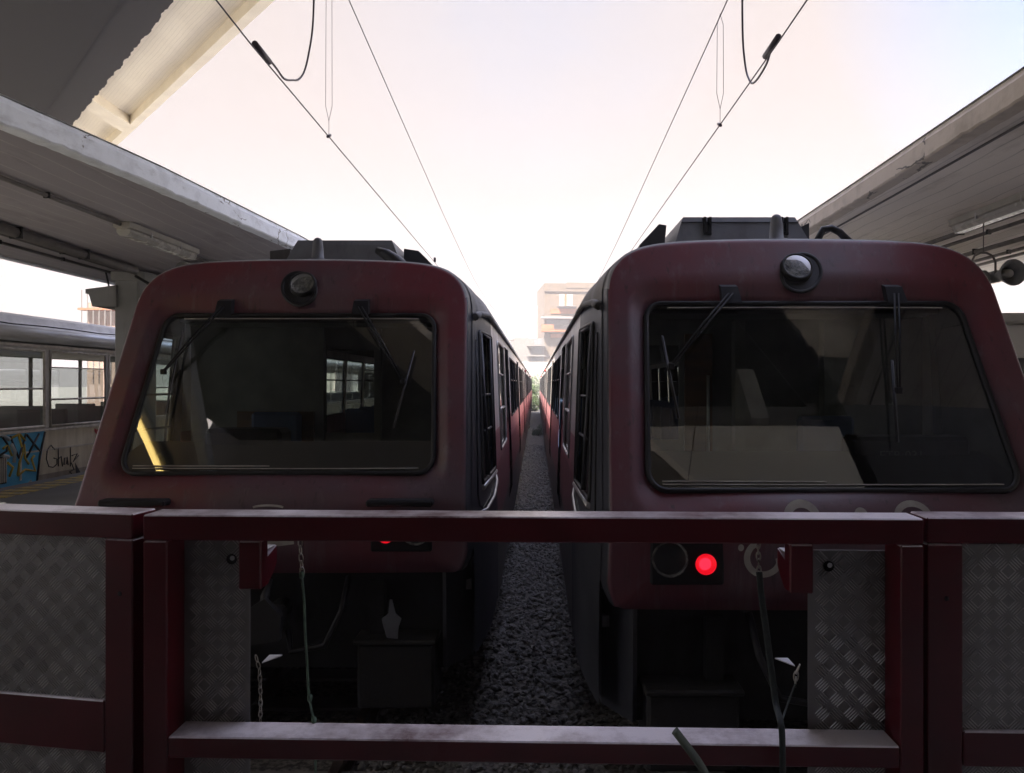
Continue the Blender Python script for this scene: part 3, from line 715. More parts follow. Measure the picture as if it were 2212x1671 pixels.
        rl = MB(); rl.lathe([(0,.0245),(.018,.0235),(.032,.020),(.036,.0175)], 24, 0, mt @ Matrix.Translation((-.008,.006,0))); rl.build('bulb_glow', M['red_hot'], tlo)
    # ---- top headlamp in its oval housing
    zt = 3.325; nrm = Vector((0,-1,.475)).normalized(); rot = nrm.to_track_quat('Z', 'Y').to_matrix().to_4x4()
    lx = .0 if variant == 0 else -.02
    hb = Matrix.Translation((lx, F(0,zt)-.0, zt)) @ rot
    hd = MB(); sk_x = .03 if variant == 0 else -.03
    sh = Matrix.Rotation(R(-32 if variant else 32), 4, 'Z') @ Matrix.Diagonal((1,1.28,1,1)) 
    hd.lathe([(.137,-.002),(.135,.006),(.125,.010),(.112,.0),(.105,-.03)], 40, 0, hb @ Matrix.Translation((-sk_x,-.03,0)) @ sh)
    hd.lathe([(.108,.0),(.104,.035),(.098,.04),(.088,.035),(.086,.01)], 36, 0, Matrix.Translation((lx, F(0,zt)-.0, zt+.0)) @ rot)
    hd.lathe([(0,.001),(.13,.001)], 36, 0, hb @ Matrix.Translation((-sk_x,-.03,0)) @ sh)
    ho = hd.build('roof_headlamp', M['rubber'], T)
    rf = MB(); rf.lathe([(0,.006),(.03,.009),(.06,.016),(.086,.026)], 32, 0, hb); rf.build('reflector', M['reflector'], ho)
    gl_ = MB(); gl_.lathe([(0,.040),(.04,.0395),(.07,.038),(.088,.034)], 32, 0, hb); gl_.build('lens', M['lamp_glass'], ho)
    # ---- wipers
    def wiper(px_, ex, ez, b0, b1):
        w_ = MB(); zp = 3.16
        def W(x, z, o=-.03): return (x, F(x, z)+o, z)
        w_.prism([W(px_-.055,zp+.05,-.01), W(px_+.055,zp+.05,-.01), W(px_+.07,zp-.06,-.01), W(px_-.06,zp-.06,-.01)], (0,-.06,-.02))
        hbx = w_.build('wiper', M['black'], T)
        ar = MB()
        for o in (-.014, .014): ar.tube([W(px_+o,zp-.02,-.075), W((px_+ex)/2+o,(zp+ez)/2,-.06), W(ex+o*.5,ez,-.03)], .007, 6)
        ar.bbox((ex-.018,F(ex,ez)-.045,ez-.02),(ex+.018,F(ex,ez)-.01,ez+.02),.004)
        ar.build('arm', M['black'], hbx)
        bl = MB(); bl.tube([W(*b0,-.005), W((b0[0]+b1[0])/2-.004,(b0[1]+b1[1])/2,-.012), W(*b1,-.005)], .007, 6)
        bl.build('blade', M['rubber'], hbx)
        ex_ = MB(); ex_.tube([W(b0[0]+.006,b0[1],-.014), W(b1[0]+.006,b1[1],-.014)], .003, 5); ex_.build('blade_spine', M['box_grey'], hbx)
    if variant == 0:
        wiper(-.57, -.93, 2.64, (-.87,2.96), (-.85,2.34)); wiper(.48, .85, 2.57, (.91,2.80), (.81,2.24))
    else:
        wiper(-.50, -.92, 2.66, (-.96,2.86), (-.90,2.34)); wiper(.58, .47, 2.51, (.48,2.70), (.40,2.20))
    # ---- roof equipment
    yb = 1.5 if variant == 1 else 1.6
    OX = -.15 if variant == 1 else .07
    eq = MB(); zb, ztp = 3.44, 3.865
    x0, x1, xa, xb = -.60, .62, -.46, .42
    if variant == 0: x0, x1, xa, xb = -.62, .62, -.42, .44
    B = [(x0,yb,zb),(x1,yb,zb),(x1,yb+1.6,zb),(x0,yb+1.6,zb)]; Tp = [(xa,yb+.12,ztp),(xb,yb+.12,ztp),(xb,yb+1.5,ztp),(xa,yb+1.5,ztp)]
    md = [(xa-.02,yb+.10,ztp-.045),(xb+.02,yb+.10,ztp-.045),(xb+.02,yb+1.52,ztp-.045),(xa-.02,yb+1.52,ztp-.045)]
    i = eq.pts(B+md+Tp)
    for a in (0, 4):
        for k in range(4): eq.face([i+a+k, i+a+(k+1)%4, i+a+4+(k+1)%4, i+a+4+k])
    eq.face([i+8,i+9,i+10,i+11])
    if variant == 1:
        for xx in (-.28, .32):
            eq.box((xx-.03,yb+.06,ztp-.14),(xx-.012,yb+.13,ztp-.01),1); eq.box((xx+.012,yb+.06,ztp-.14),(xx+.03,yb+.13,ztp-.01),1); eq.box((xx-.03,yb+.055,ztp-.15),(xx+.03,yb+.12,ztp-.13),1)
        eq.tube([(xa-.02,yb+.095,ztp-.045),(xb+.02,yb+.095,ztp-.045)], .004, 5, 1)
    eq.v = [(x+OX,y_,z) for x,y_,z in eq.v]; eo = eq.build('roof_unit', [M['box_grey'], M['black']], T)
    if variant == 1: bks = (([(-.60,yb+.3,3.42),(-.78,yb+.3,3.42),(-.78,yb+.3,3.68),(-.62,yb+.3,3.85),(-.56,yb+.3,3.84)], .4), ([(.50,yb+.3,3.5),(.60,yb+.3,3.5),(.60,yb+.3,3.86),(.48,yb+.3,3.80)], .1))
    else: bks = (([(.50,yb+.4,3.5),(.80,yb+.4,3.5),(.80,yb+.4,3.66),(.64,yb+.4,3.82),(.50,yb+.4,3.84)], .5), ([(-.74,yb+.3,3.48),(-.60,yb+.3,3.48),(-.55,yb+.3,3.82),(-.74,yb+.3,3.80)], .2))
    for pg, th in bks:
        bk = MB(); bk.prism([(x+OX,y_,z) for x,y_,z in pg], (0,th,0)); bk.build('bracket', M['cab_grey'], eo)
    an = MB(); xa_ = .03 if variant == 0 else -.06
    ya = 1.05; za = roofz(xa_, 1.41)
    an.lathe([(.085,-.01),(.08,.02),(.05,.03),(.044,.12),(.038,.17),(.03,.19),(.015,.20),(0,.202)], 20, 0, Matrix.Translation((xa_, ya, za)))
    an.build('antenna', M['box_grey'], T)
    hp = MB()
    if variant == 1: hp.tube([(.27,1.15,3.50),(.275,1.15,3.60),(.31,1.15,3.67),(.37,1.15,3.68),(.43,1.15,3.65),(.50,1.18,3.60),(.60,1.2,3.54)], .026, 10)
    else: hp.tube([(.42,1.55,3.74),(.50,1.5,3.70),(.60,1.45,3.62),(.70,1.4,3.50)], [.035,.05,.07,.08], 10)
    hp.build('roof_hose', M['rubber'], T)
    # ---- cab interior
    ci_ = MB()
    ci_.box((-1.36,.35,1.05),(1.36,1.74,1.12)); ci_.box((-1.2,1.25,3.07),(1.2,1.74,3.10))
    # bulkhead with a door opening
    dx0, dx1 = (-.10, .36) if variant == 0 else (-1.0, -.62)
    ci_.box((-1.34,1.74,1.1),(dx0,1.77,3.08)); ci_.box((dx1,1.74,1.1),(1.34,1.77,3.08)); ci_.box((dx0,1.74,2.86),(dx1,1.77,3.08)); ci_.box((dx0,1.74,1.1),(dx1,1.77,2.1))
    cio = ci_.build('cab_interior', M['cab_in'], T)
    db = MB(); xl, xr_ = -1.24, 1.2
    db.prism([(xl,.13,1.3),(xl,.20,1.93),(xl,.75,2.10),(xl,.95,2.06),(xl,1.0,1.3)], (xr_-xl,0,0)); db.bbox((.35 if variant else -.75,.68,2.02),(1.12 if variant else -.15,.95,2.20),.03)
    db.build('dashboard', M['dash'], cio)
    ex = MB()
    if variant == 1:
        ex.box((-.58,1.70,1.4),(-.36,1.73,2.95), 0); ex.tube([(-.40,1.68,1.9),(-.40,1.68,2.62)], .012, 8, 1)
        ex.box((-.2,1.62,1.12),(-.12,1.73,3.05), 2); ex.box((.5,1.62,1.12),(.58,1.73,3.05), 2)
    else:
        ex.box((-.9,1.70,1.5),(-.2,1.73,2.3), 0); ex.box((-.14,1.66,1.12),(-.10,1.73,3.05), 2); ex.box((.36,1.66,1.12),(.42,1.73,3.05), 2)
    ex.build('cab_fittings', [M['wood_in'], M['alu'], M['cab_in']], cio)
    cs = MB(); sx = -.5 if variant == 0 else .5
    cs.bbox((sx-.24,1.2,1.5),(sx+.24,1.6,1.6),.03); cs.bbox((sx-.22,1.55,1.6),(sx+.22,1.64,2.3),.03); cs.tube([(sx,1.4,1.1),(sx,1.4,1.5)], .05, 10)
    cs.build('driver_seat', M['seat_blue'], cio)
    # ---- lettering
    def ribbon(pts2, wd, mb, o=-.004, depth=.003):
        n = len(pts2); Lf, Rt = [], []
        for k in range(n):
            a = pts2[max(0,k-1)]; b_ = pts2[min(n-1,k+1)]; dx, dz = b_[0]-a[0], b_[1]-a[1]; l = math.hypot(dx, dz) or 1
            nx, nz_ = -dz/l*wd/2, dx/l*wd/2; x, z = pts2[k]
            Lf.append((x+nx, F(x+nx, z+nz_)+o, z+nz_)); Rt.append((x-nx, F(x-nx, z-nz_)+o, z-nz_))
        i = mb.pts(Lf+Rt)
        for k in range(n-1): mb.face([i+k, i+k+1, i+n+k+1, i+n+k])
    def arc(cx, cz, rx, rz, a0, a1, n=24): return [(cx+rx*math.cos(R(a0+(a1-a0)*k/n)), cz+rz*math.sin(R(a0+(a1-a0)*k/n))) for k in range(n+1)]
    def letter(p_, wd, o=-.004):
        m_ = MB(); ribbon(p_, wd, m_, o); m_.build('lettering', M['decal'], T)
    if variant == 1:
        letter(arc(-.24, 1.78, .085, .078, -60, 230), .045); letter(arc(.40, 1.78, .095, .078, -40, 220), .035)
        letter(arc(.10, 1.80, .02, .02, 0, 180), .035)
        letter(arc(-.47, 1.555, .095, .095, 120, 345), .036)
        for z, x0 in ((1.60,-.37),(1.55,-.40)):
            letter([(x0, z-.012), (x0+.11, z+.012)], .03)
        lt = MB(); i = lt.pts([(x, F(x,z)-.004, z) for x, z in arc(-.60, 1.615, .017, .02, 0, 360)]); lt.face([i+k for k in range(25)]); lt.build('lettering', M['decal'], T)
    else:
        letter([(-.02,1.455),(.06,1.455),(.17,1.47)], .035); letter(arc(.0,1.70,.11,.02,20,160), .014)
    if variant == 1:
        cu = bpy.data.curves.new('fleet_number', 'FONT'); cu.body = 'ETR 031'; cu.size = .085; cu.extrude = .001
        to = bpy.data.objects.new('fleet_number', cu); C.objects.link(to)
        bpy.context.view_layer.update()
        me = bpy.data.meshes.new_from_object(to); C.objects.unlink(to); bpy.data.objects.remove(to)
        me.materials.append(M['decal_dim']) if not me.materials else None
        no = bpy.data.objects.new('fleet_number', me); C.objects.link(no); no.parent = cio
        me.materials.clear(); me.materials.append(M['decal_dim'])
        no.location = (.50, .675, 2.05); no.rotation_euler = (R(85), 0, 0)
    return T
build_train((-1.83, 5.06, 0), 'red commuter train on the left track, single red tail light half hidden by barrier rail', 0)
build_train((1.77, 4.22, 0), 'red commuter train on the right track, big clear headlight beside glowing red tail light', 1)

# ================================================================== OLD TRAINS beyond the platforms
def old_train(x0, sgn, label, graffiti):
    """sgn=+1: near side faces +x. x0 = near side"""
    T = thing('old_train', label, 'train', (x0, 0, 0))
    X = lambda x: -sgn*x                    # x measured into the body
    ya, yb = 6.3, 48.
    wins = []; y = 12.87-3*1.77-1.77
    while y+1.65 < yb: wins.append((y, y+1.63)); y += 1.77
    wins = [w_ for w_ in wins if w_[0] > ya+.2]
    b = MB()
    for side in (0, 2.7):
        grid_panel(b, lambda yy, z: (X(side), yy, z), brk(ya, yb, [e for w_ in wins for e in w_], 8), brk(.25, 3.22, [1.82, 3.12], 6), [(w_[0], w_[1], 1.82, 3.12) for w_ in wins])
    for yy in (ya, yb): i = b.pts([(X(0),yy,.25),(X(2.7),yy,.25),(X(2.7),yy,3.22),(X(0),yy,3.22)]); b.face([i,i+1,i+2,i+3])
    b.box((min(X(.02),X(2.68)),ya+.02,1.0),(max(X(.02),X(2.68)),yb-.02,1.06),1); b.box((min(X(.02),X(2.68)),ya+.02,3.14),(max(X(.02),X(2.68)),yb-.02,3.17),1)
    bo = b.build('car_body', [M['old_body'], M['cab_in']], T)
    st = MB(); st.bbox((-.45,0,1.45),(.45,.43,1.55),.02); st.bbox((-.45,.35,1.5),(.45,.43,2.1),.02); s0_ = None; yy = ya+1.5
    while yy < yb-1:
        for cx in (.55, 2.15):
            if s0_ is None: so2 = s0_ = st.build('seat', M['cab_in'], bo)
            else: so2 = s0_.copy(); C.objects.link(so2)
            so2.location = (X(cx), yy, 0)
        yy += 1.77
    r = MB()
    prof = [(X(-.02),3.25),(X(.02),3.48),(X(.12),3.58),(X(.16),3.68),(X(.5),3.76),(X(1.35),3.84),(X(2.2),3.76),(X(2.6),3.5),(X(2.72),3.25)]
    i = r.pts([(x,ya,z) for x,z in prof]+[(x,yb,z) for x,z in prof]); n = len(prof)
    for k in range(n-1): r.face([i+k,i+k+1,i+n+k+1,i+n+k])
    r.face([i+k for k in range(n)]); r.face([i+n+k for k in range(n)][::-1])
    ro = r.build('roof', M['old_roof'], bo)
    t = MB(); t.tube([(X(-.03),ya,3.37),(X(-.03),yb,3.37)], .12, 16); t.build('gutter_pipe', M['tube_silver'], T)
    cb = MB(); cb.tube([(X(-.02),ya,3.53)]+[(X(-.03),yy,3.53+.012*math.sin(yy*3)) for yy in [ya+k*.8 for k in range(1,40)]], .012, 6); cb.build('cable', M['black'], T)
    for k, w_ in enumerate(wins[:12]):
        q = [(X(0),w_[0],1.82),(X(0),w_[1],1.82),(X(0),w_[1],3.12),(X(0),w_[0],3.12)]
        low = abs(w_[0]-12.87) < .1
        bars = ((.78,'h',.012),(.42,'h',.02)) if low else ((.50,'h',.02),)
        if low:     # upper part of the pane is slid open
            q2 = [q[0],q[1],(X(0),w_[1],2.84),(X(0),w_[0],2.84)]
            o = MB(); i = o.pts([(p_[0]-sgn*.02,p_[1],p_[2]) for p_ in q2]); o.face([i,i+1,i+2,i+3]); oo = o.build('window', M['win_glass'], T)
            fr = MB(); pth = q
            fr.tube([(X(-.01),w_[0],1.82),(X(-.01),w_[1],1.82),(X(-.01),w_[1],3.12),(X(-.01),w_[0],3.12)], .03, 6, closed=True)
            fr.tube([(X(0),w_[0],2.84),(X(0),w_[1],2.84)], .012, 6); fr.tube([(X(0),w_[0],2.28),(X(0),w_[1],2.28)], .02, 6)
            fr.build('frame', M['old_frame'], oo)
        else:
            window(T, q, (sgn,0,0), 'win_glass', 'old_frame', .03, bars, .02)
    sl = MB(); sl.box((min(X(0),X(-.04)),ya,1.745),(max(X(0),X(-.04)),yb,1.79)); sl.box((min(X(0),X(-.03)),ya,3.17),(max(X(0),X(-.03)),yb,3.215)); sl.build('rail_trim', M['old_frame'], bo)
    uf = MB(); uf.box((min(X(.2),X(2.5)),ya+.5,.1),(max(X(.2),X(2.5)),yb-.5,.8)); uf.build('underframe', M['underframe'], bo)
    if graffiti:
        XX = X(-.008)
        def yz(u, v): Y = 1600*abs(x0)/(1158-u); return Y, ZC+(830-v)*Y/1600
        def poly(uv, m_, o=0.):
            g_ = MB(); P = [(XX+o, *yz(u, v)) for u, v in uv]
            g_.prism(P, (-.004,0,0)); return g_
        def strokes(g_, segs, wd, o=.004):
            for s_ in segs: g_.tube([(XX+o, *yz(u, v)) for u, v in s_], wd, 5, flat=1)
        bg = poly([(-40,934),(96,929),(93,960),(84,1010),(76,1052),(20,1060),(-40,1066)], None); bg.build('graffiti_panel', M['paint_blue'], bo)
        g1 = MB(); strokes(g1, [[(38,940),(48,975),(40,1000),(36,1028)],[(36,1028),(52,1015),(74,1018),(66,992),(72,985)],[(20,948),(40,938),(52,952)],[(50,960),(52,990),(60,1003)],[(4,970),(14,962),(24,985)],[(14,1000),(26,1010),(18,1030)]], .022, .006); g1.build('graffiti_panel', M['paint_yellow'], bo)
        for sg_ in [[(-20,945),(0,940),(18,950)],[(22,960),(30,975),(28,1000)],[(62,1040),(66,1046),(60,1050)],[(2,985),(16,988)]]:
            g4 = MB(); strokes(g4, [sg_], .035, .005); g4.build('graffiti_panel', M['paint_white'], bo)
        g2 = MB(); strokes(g2, [[(-18,945),(2,943),(14,960),(12,975),(-4,985)],[(20,943),(38,990),(54,938)],[(56,940),(84,975)],[(82,938),(54,990)],[(95,934),(84,985),(77,1048)]], .018, .010)
        strokes(g2, [[(116,972),(108,962),(100,972),(98,992),(103,1008),(113,1010),(121,1003),(121,992),(114,990)],
                     [(124,968),(124,1008)],[(124,992),(130,986),(133,1008)],[(143,990),(137,990),(136,1004),(142,1003),(143,988),(145,1005)],[(150,966),(150,1008)],
                     [(153,985),(165,980),(156,998),(168,984)],[(152,1000),(158,1015),(148,1020),(156,1026)]], .009, .010)
        g2.build('graffiti_panel', M['paint_black'], bo)
        g5 = poly([(161,1000),(176,1028),(164,1034)], None, .006); g5.build('graffiti_panel', M['paint_black'], bo)
        g3 = poly([(203,926),(208,929),(214,925),(215,934),(209,941),(203,933)], None, .006); g3.build('graffiti_panel', M['paint_red'], bo)
        hl = MB(); hl.box((XX-.002,12.1,.95+.02),(XX+.014,12.14,1.42)); hl.box((XX-.002,12.14,1.40),(XX+.014,14.2,1.43)); hl.box((XX-.002,14.2,.97),(XX+.014,14.23,1.43)); hl.build('hatch', M['old_frame'], bo)
        vt = MB(); vt.box((XX-.01,10.9,.97),(XX+.02,11.78,1.40),0)
        for k in range(22): vt.box((XX+.02,10.92+k*.04,.99),(XX+.03,10.935+k*.04,1.38),1)
        vt.build('vent_grille', [M['black'], M['old_frame']], bo)
    return T
old_train(-8.45, 1, 'beige old train with blue and yellow graffiti beyond the left platform', True)
old_train(8.35, -1, 'old train with silver roof edge, glimpsed at right edge beyond the platform', False)

# ================================================================== CANOPIES
def canopy(name, label, edge, xfar, zc, y1, mu, mf, groove):
    """edge: [(y, x)] of the edge over the tracks"""
    T = thing(name, label, 'canopy')
    E = edge+[(y1, edge[-1][1])]
    z0 = zc; sg = 1 if xfar > 0 else -1
    s = MB(); n = len(E)
    i = s.pts([(x+sg*.10, y, z0+.02) for y, x in E]+[(xfar-sg*.12, y, z0+.02) for y, x in E])
    for k in range(n-1): s.face([i+k, i+k+1, i+n+k+1, i+n+k], 0)
    j = s.pts([(x+sg*.10, y, z0+.17) for y, x in E]+[(xfar-sg*.12, y, z0+.17) for y, x in E])
    for k in range(n-1): s.face([j+k, j+k+1, j+n+k+1, j+n+k], 0)
    so_ = s.build('soffit', mu, T)
    # fascia along the edge with slightly ragged arrises
    rnd = random.Random(5 if sg > 0 else 9); f = MB(); secs = []
    ys = []; yy = E[0][0]
    while yy < 24: ys.append(yy); yy += .06
    ys += [24+k*4 for k in range(int((y1-24)/4)+1)]
    def ex(y):
        for (ya, xa), (yb, xb) in zip(E, E[1:]):
            if ya <= y <= yb: return xa+(xb-xa)*(y-ya)/(yb-ya)
        return E[-1][1]
    jit = 0
    for y in ys:
        jit = .8*jit+rnd.uniform(-.004,.004); jb = rnd.uniform(-.006,.006)*(2.2 if rnd.random() < .12 else .6)
        x = ex(y)+sg*jit*.5
        secs.append(f.pts([(x+sg*.13,y,z0+.04),(x+sg*.13,y,z0+jb*.5),(x+sg*.012,y,z0+jb),(x,y,z0+.012+jb),(x,y,z0+.135+jit),(x+sg*.02,y,z0+.16+jit),(x+sg*.03,y,z0+.19+jit*.5),(x+sg*.13,y,z0+.19)]))
    for a, b_ in zip(secs, secs[1:]):
        for k in range(7): f.face([a+k, a+k+1, b_+k+1, b_+k], 0, False)
    f.face([secs[0]+k for k in range(8)])
    f.box((min(xfar,xfar-sg*.12),E[0][0],z0),(max(xfar,xfar-sg*.12),y1,z0+.19))
    f.build('edge_beam', mf, T)
    if groove:
        gr = MB(); gr.tube([(x+sg*.30, y, z0+.018) for y, x in E], .012, 6); gr.build('drip_joint', M['hall_dark'], T)
    rf = MB(); i = rf.pts([(x+sg*.02, y, z0+.20) for y, x in E]+[(xfar, y, z0+.26) for y, x in E])
    for k in range(n-1): rf.face([i+k, i+k+1, i+n+k+1, i+n+k], 0)
    rf.build('roof_sheet', M['roof_sheet'], T)
    return T
KC = .91; ZL = ZC+1.9*KC
EL = [(2.0,-3.95),(3.5,-3.75),(4.9,-3.54),(5.97,-3.37),(6.54,-3.29),(9.56,-3.04),(12,-2.95)]
canopy('canopy', 'dark grey concrete platform canopy with pale flaking edge, left of tracks', EL, -7.4, ZL, 70, M['canopy_under_l'], M['fascia_l'], False)
canopy('canopy', 'light concrete platform canopy with beige edge, right of tracks', [(3.0,2.93),(4.45,2.94),(7.1,3.02),(8.8,3.06)], 7.9, ZL, 15.2, M['canopy_under_r'], M['fascia_r'], True)
# canopy columns
def column(x, y, lab, grp=None):
    x *= KC; y *= KC
    T = thing('canopy_column', lab, 'column', (x, y, .95), group=grp)
    c = MB().bbox((-.18,-.27,0),(.18,.27,ZL-.95-.02),.02); c.build('shaft', M['col_paint'], T)
    k = MB().bbox((-.22,-.31,ZL-.95-.16),(.30,.9,ZL-.95-.022),.01); k.build('capital', M['col_paint'], T)
    return T
column(-6.84, 12.66, 'square grey column holding the left canopy, beside hanging metal box')
column(-6.84, 21.0, 'grey column further back under the left canopy, hidden behind left train')
column(6.0, 13.6, 'square grey column under the right canopy, behind right train')
# hanging sign box by the column
T = thing('sign_box', 'beige wedge shaped metal box hanging left of the canopy column', 'sign box', (-7.22*KC, 12.3*KC, ZC+1.29*KC))
sb = MB(); sb.prism([(-.14,0,.0),(.22,0,.0),(.22,0,.32),(-.24,0,.26),(-.24,0,.19),(-.19,0,.19)], (0,.9,0)); sb.build('housing', M['col_paint'], T)
hg = MB(); hg.tube([(-.05,.3,.3),(-.08,.3,.45),(-.12,.3,.62)], .014, 6); hg.build('hanger', M['black'], T)
# fluorescent lamps
def lamp(x, y, lab, lit=False, Ln=1.65, rz=0, grp='fluorescent lamps under the canopies'):
    if not lit: x *= KC; y *= KC
    T = thing('ceiling_lamp', lab, 'lamp', (x, y, ZL-.01), rz, grp)
    b = MB(); b.prism([(-.09,0,.03),(.09,0,.03),(.09,0,-.03),(.05,0,-.05),(-.05,0,-.05),(-.09,0,-.03)], (0,Ln,0)); b.build('housing', M['lamp_body'], T)
    wd = .35 if lit else 1
    d = MB(); d.prism([(-.075*wd,.04,-.045),(.075*wd,.04,-.045),(.075*wd,.04,-.08),(.045*wd,.04,-.115),(-.045*wd,.04,-.115),(-.075*wd,.04,-.08)], (0,Ln-.08,0)); d.build('diffuser', M['diffuser_lit' if lit else 'diffuser'], T)
    for yy in (.45, 1.15): MB().box((-.095,yy,-.06),(.095,yy+.02,.0)).build('clip', M['alu'], T)
    return T
lamp(-4.9, 8.75, 'long ribbed fluorescent lamp under the left canopy, above the left train corner')
lamp(-4.42, 2.72, 'lit warm yellow fluorescent lamp mirrored in the left windshield', True, 1.4)
lamp(4.95, 6.9, 'white lamp with loose cables under right canopy at picture edge')
T = thing('kiosk', 'white kiosk on the right platform, seen through the right cab window', 'kiosk', (4.6, 8.6, .95))
MB().bbox((0,0,0),(1.3,2.6,2.3),.02).build('wall', M['white_wall'], T); MB().bbox((-.08,-.08,2.3),(1.38,2.68,2.42),.02).build('roof', M['lamp_body'], T)
MB().box((.2,-.012,1.0),(1.1,-.002,1.9)).build('window', M['black_glass'], T)
# ceiling conduits
def pipe(name, pts_, r, lab, cat='pipe', grp=None, m_='pipe', clips=True):
    if abs(pts_[0][2]-ZL) < .2: pts_ = [(x*KC, y*KC, ZL+(z-ZL)*KC) for x, y, z in pts_]
    p_ = MB(); p_.tube(pts_, r, 8)
    o = thing(name, lab, cat, pts_[0], group=grp)
    p_.v = [(a-pts_[0][0], b_-pts_[0][1], c-pts_[0][2]) for a, b_, c in p_.v]; p_.build('tube', M[m_], o)
    if clips:
        (xa, ya, za), (xb, yb, zb) = pts_[0], pts_[-1]; n = max(2, int(abs(yb-ya)/1.2))
        for k in range(1, n):
            t = k/n; x, y, z = (xb-xa)*t, (yb-ya)*t, (zb-za)*t; c = MB(); c.box((x-r*1.15,y-.012,z-r*1.08),(x+r*1.15,y+.012,z+r*1.4)); c.build('clamp', M['dark_steel'], o)
    return o
G = 'conduits fixed under the left canopy'
pipe('conduit', [(-4.86,3.,ZL-.01),(-4.92,8.9,ZL-.01)], .022, 'thin brown conduit nearest the track edge of left canopy, before the lamp', grp=G)
pipe('conduit', [(-5.05,10.5,ZL-.01),(-5.2,13.5,ZL-.01)], .022, 'thin pale conduit running on from the left lamp over the train roof', grp=G)
pipe('conduit', [(-6.0,3.,ZL-.05),(-6.55,12.1,ZL-.05)], .06, 'thick brown pipe under the left canopy reaching the column top', grp=G)
pipe('conduit', [(-6.35,3.,ZL-.01),(-6.85,12.1,ZL-.01)], .03, 'dark narrow conduit just left of the thick brown pipe', grp=G, m_='hall_dark')
pipe('conduit', [(-7.0,3.,ZL-.01),(-7.25,14.,ZL-.01)], .02, 'leftmost thin conduit under the left canopy near its far edge', grp=G, m_='hall_dark')
G = 'conduits fixed under the right canopy'
for k, (x0, x1, r) in enumerate(((5.35,5.05,.028),(5.65,5.45,.022),(6.35,6.1,.03),(6.8,6.6,.022),(7.05,6.9,.022))):
    nm = ['conduit nearest the track under the right canopy','second conduit from the track under the right canopy','third, thickest conduit from the track under the right canopy','fourth conduit from the track under the right canopy','fifth conduit, farthest right, under the right canopy'][k]
    pipe('conduit', [(x0,5.,ZL-.03),(x1,16.,ZL-.03)], r, nm, grp=G, m_='pipe')
# loudspeakers
def speaker(x, y, z, lab, rz=0, yoke=True, sgn=1):
    T = thing('loudspeaker', lab, 'loudspeaker', (x, y, z), rz, 'horn loudspeakers under the canopies')
    h = MB(); mt = Matrix.Rotation(R(90), 4, 'X')
    h.lathe([(.125,.14),(.13,.13),(.10,.06),(.06,-.02),(.045,-.1),(.06,-.12),(.06,-.22),(0,-.23)], 28, 0, mt)
    h.lathe([(.125,.14),(.09,.07),(.05,.0),(.045,-.05),(0,-.05)], 28, 0, mt); h.build('horn', M['col_paint'], T)
    d = MB(); d.lathe([(0,.08),(.04,.075),(.048,.05),(.045,.0)], 20, 0, mt); d.build('driver_cone', M['lamp_body'], T)
    if yoke:
        y_ = MB()
        y_.tube([(-.27*sgn,.1,.0),(-.27*sgn,.1,.14),(-.24*sgn,.1,.20),(-.18*sgn,.1,.23),(-.12*sgn,.1,.23),(-.06*sgn,.1,.20),(-.03*sgn,.1,.14),(-.03*sgn,.1,.0)], .011, 8)
        y_.tube([(-.15*sgn,.1,.23),(-.15*sgn,.1,ZL-z)], .006, 6); y_.build('yoke', M['pipe'], T)
        a = MB(); a.lathe([(.06,0),(.075,.02),(.05,.2),(.06,.3)], 16, 0, Matrix.Translation((-.12*sgn,.1,-.02)) @ Matrix.Rotation(R(-90*sgn), 4, 'Y')); a.build('bracket_arm', M['col_paint'], T)
    return T
speaker(4.62, 7.3, ZC+1.08, 'grey horn loudspeaker hanging at right canopy edge, beside right train roof')
speaker(-5.45*KC, 11.6*KC, ZC+1.76*KC, 'dark horn loudspeaker just above the left train roof edge', 0, False)
speaker(-5.05*KC, 11.6*KC, ZC+1.80*KC, 'second dark loudspeaker, right of the other above left train roof', R(40), False)
pipe('cable', [(-6.6,12.2,ZL-.12),(-6.3,12.2,ZL-.30),(-6.1,12.1,ZL-.38),(-5.9,12.0,ZL-.30),(-5.7,11.9,ZL-.12),(-5.3,11.7,ZL-.06)], .022, 'black cable looping from the column to the loudspeakers', 'cable', m_='black', clips=False)
pipe('cable', [(4.85,7.0,ZL-.1),(4.78,7.1,ZL-.22),(4.85,7.2,ZL-.3),(5.05,7.3,ZL-.28),(5.2,7.3,ZL-.1)], .014, 'loose brown cable curling beside the right canopy lamp', 'cable', clips=False)

# ================================================================== VIADUCT overhead, upper left
ev = Vector((.675,-.738,0)); nv = Vector((.738,.675,0)); KV = 1.0; KS = KV/.42; ZV = ZC+6*KV; ZF = ZC+2.52
def dp(s, c, z): p_ = nv*c + ev*s; return (p_.x, p_.y, z)
T = thing('hall_roof', 'concrete roof slab at upper left, dark ragged deck with beige coffered edge', 'roof', (0,0,0))
e = MB()
def slab(mb, s0, s1, c0, c1, z0, z1, mi=0):
    P = [dp(s0,c0,z0),dp(s1,c0,z0),dp(s1,c1,z0),dp(s0,c1,z0)]; mb.prism(P, (0,0,z1-z0), mi)
slab(e, -16*KS, 14*KS, 4.63*KV, 4.80*KV, ZV, ZV+.35*KS); e.build('edge_beam', M['beam_beige'], T)
e = MB(); slab(e, -16*KS, 14*KS, 2.6*KV, 4.63*KV, ZV+.085*KS, ZV+.3*KS); e.build('coffer_panel', M['deck_beige'], T)
for x0 in (-9.62*KV, -18.8*KV, 2.4*KV):
    e = MB(); yA = (4.64*KV-.738*x0)/.675; yB = (3.0*KV-.738*x0)/.675
    P = [(x0-.10*KS,yA+.109*KS,ZV+.002),(x0+.10*KS,yA-.109*KS,ZV+.002),(x0+.10*KS,yB-.109*KS,ZV+.002),(x0-.10*KS,yB+.109*KS,ZV+.002)]
    e.prism(P, (0,0,.083*KS)); e.build('rib', M['beam_beige'], T)
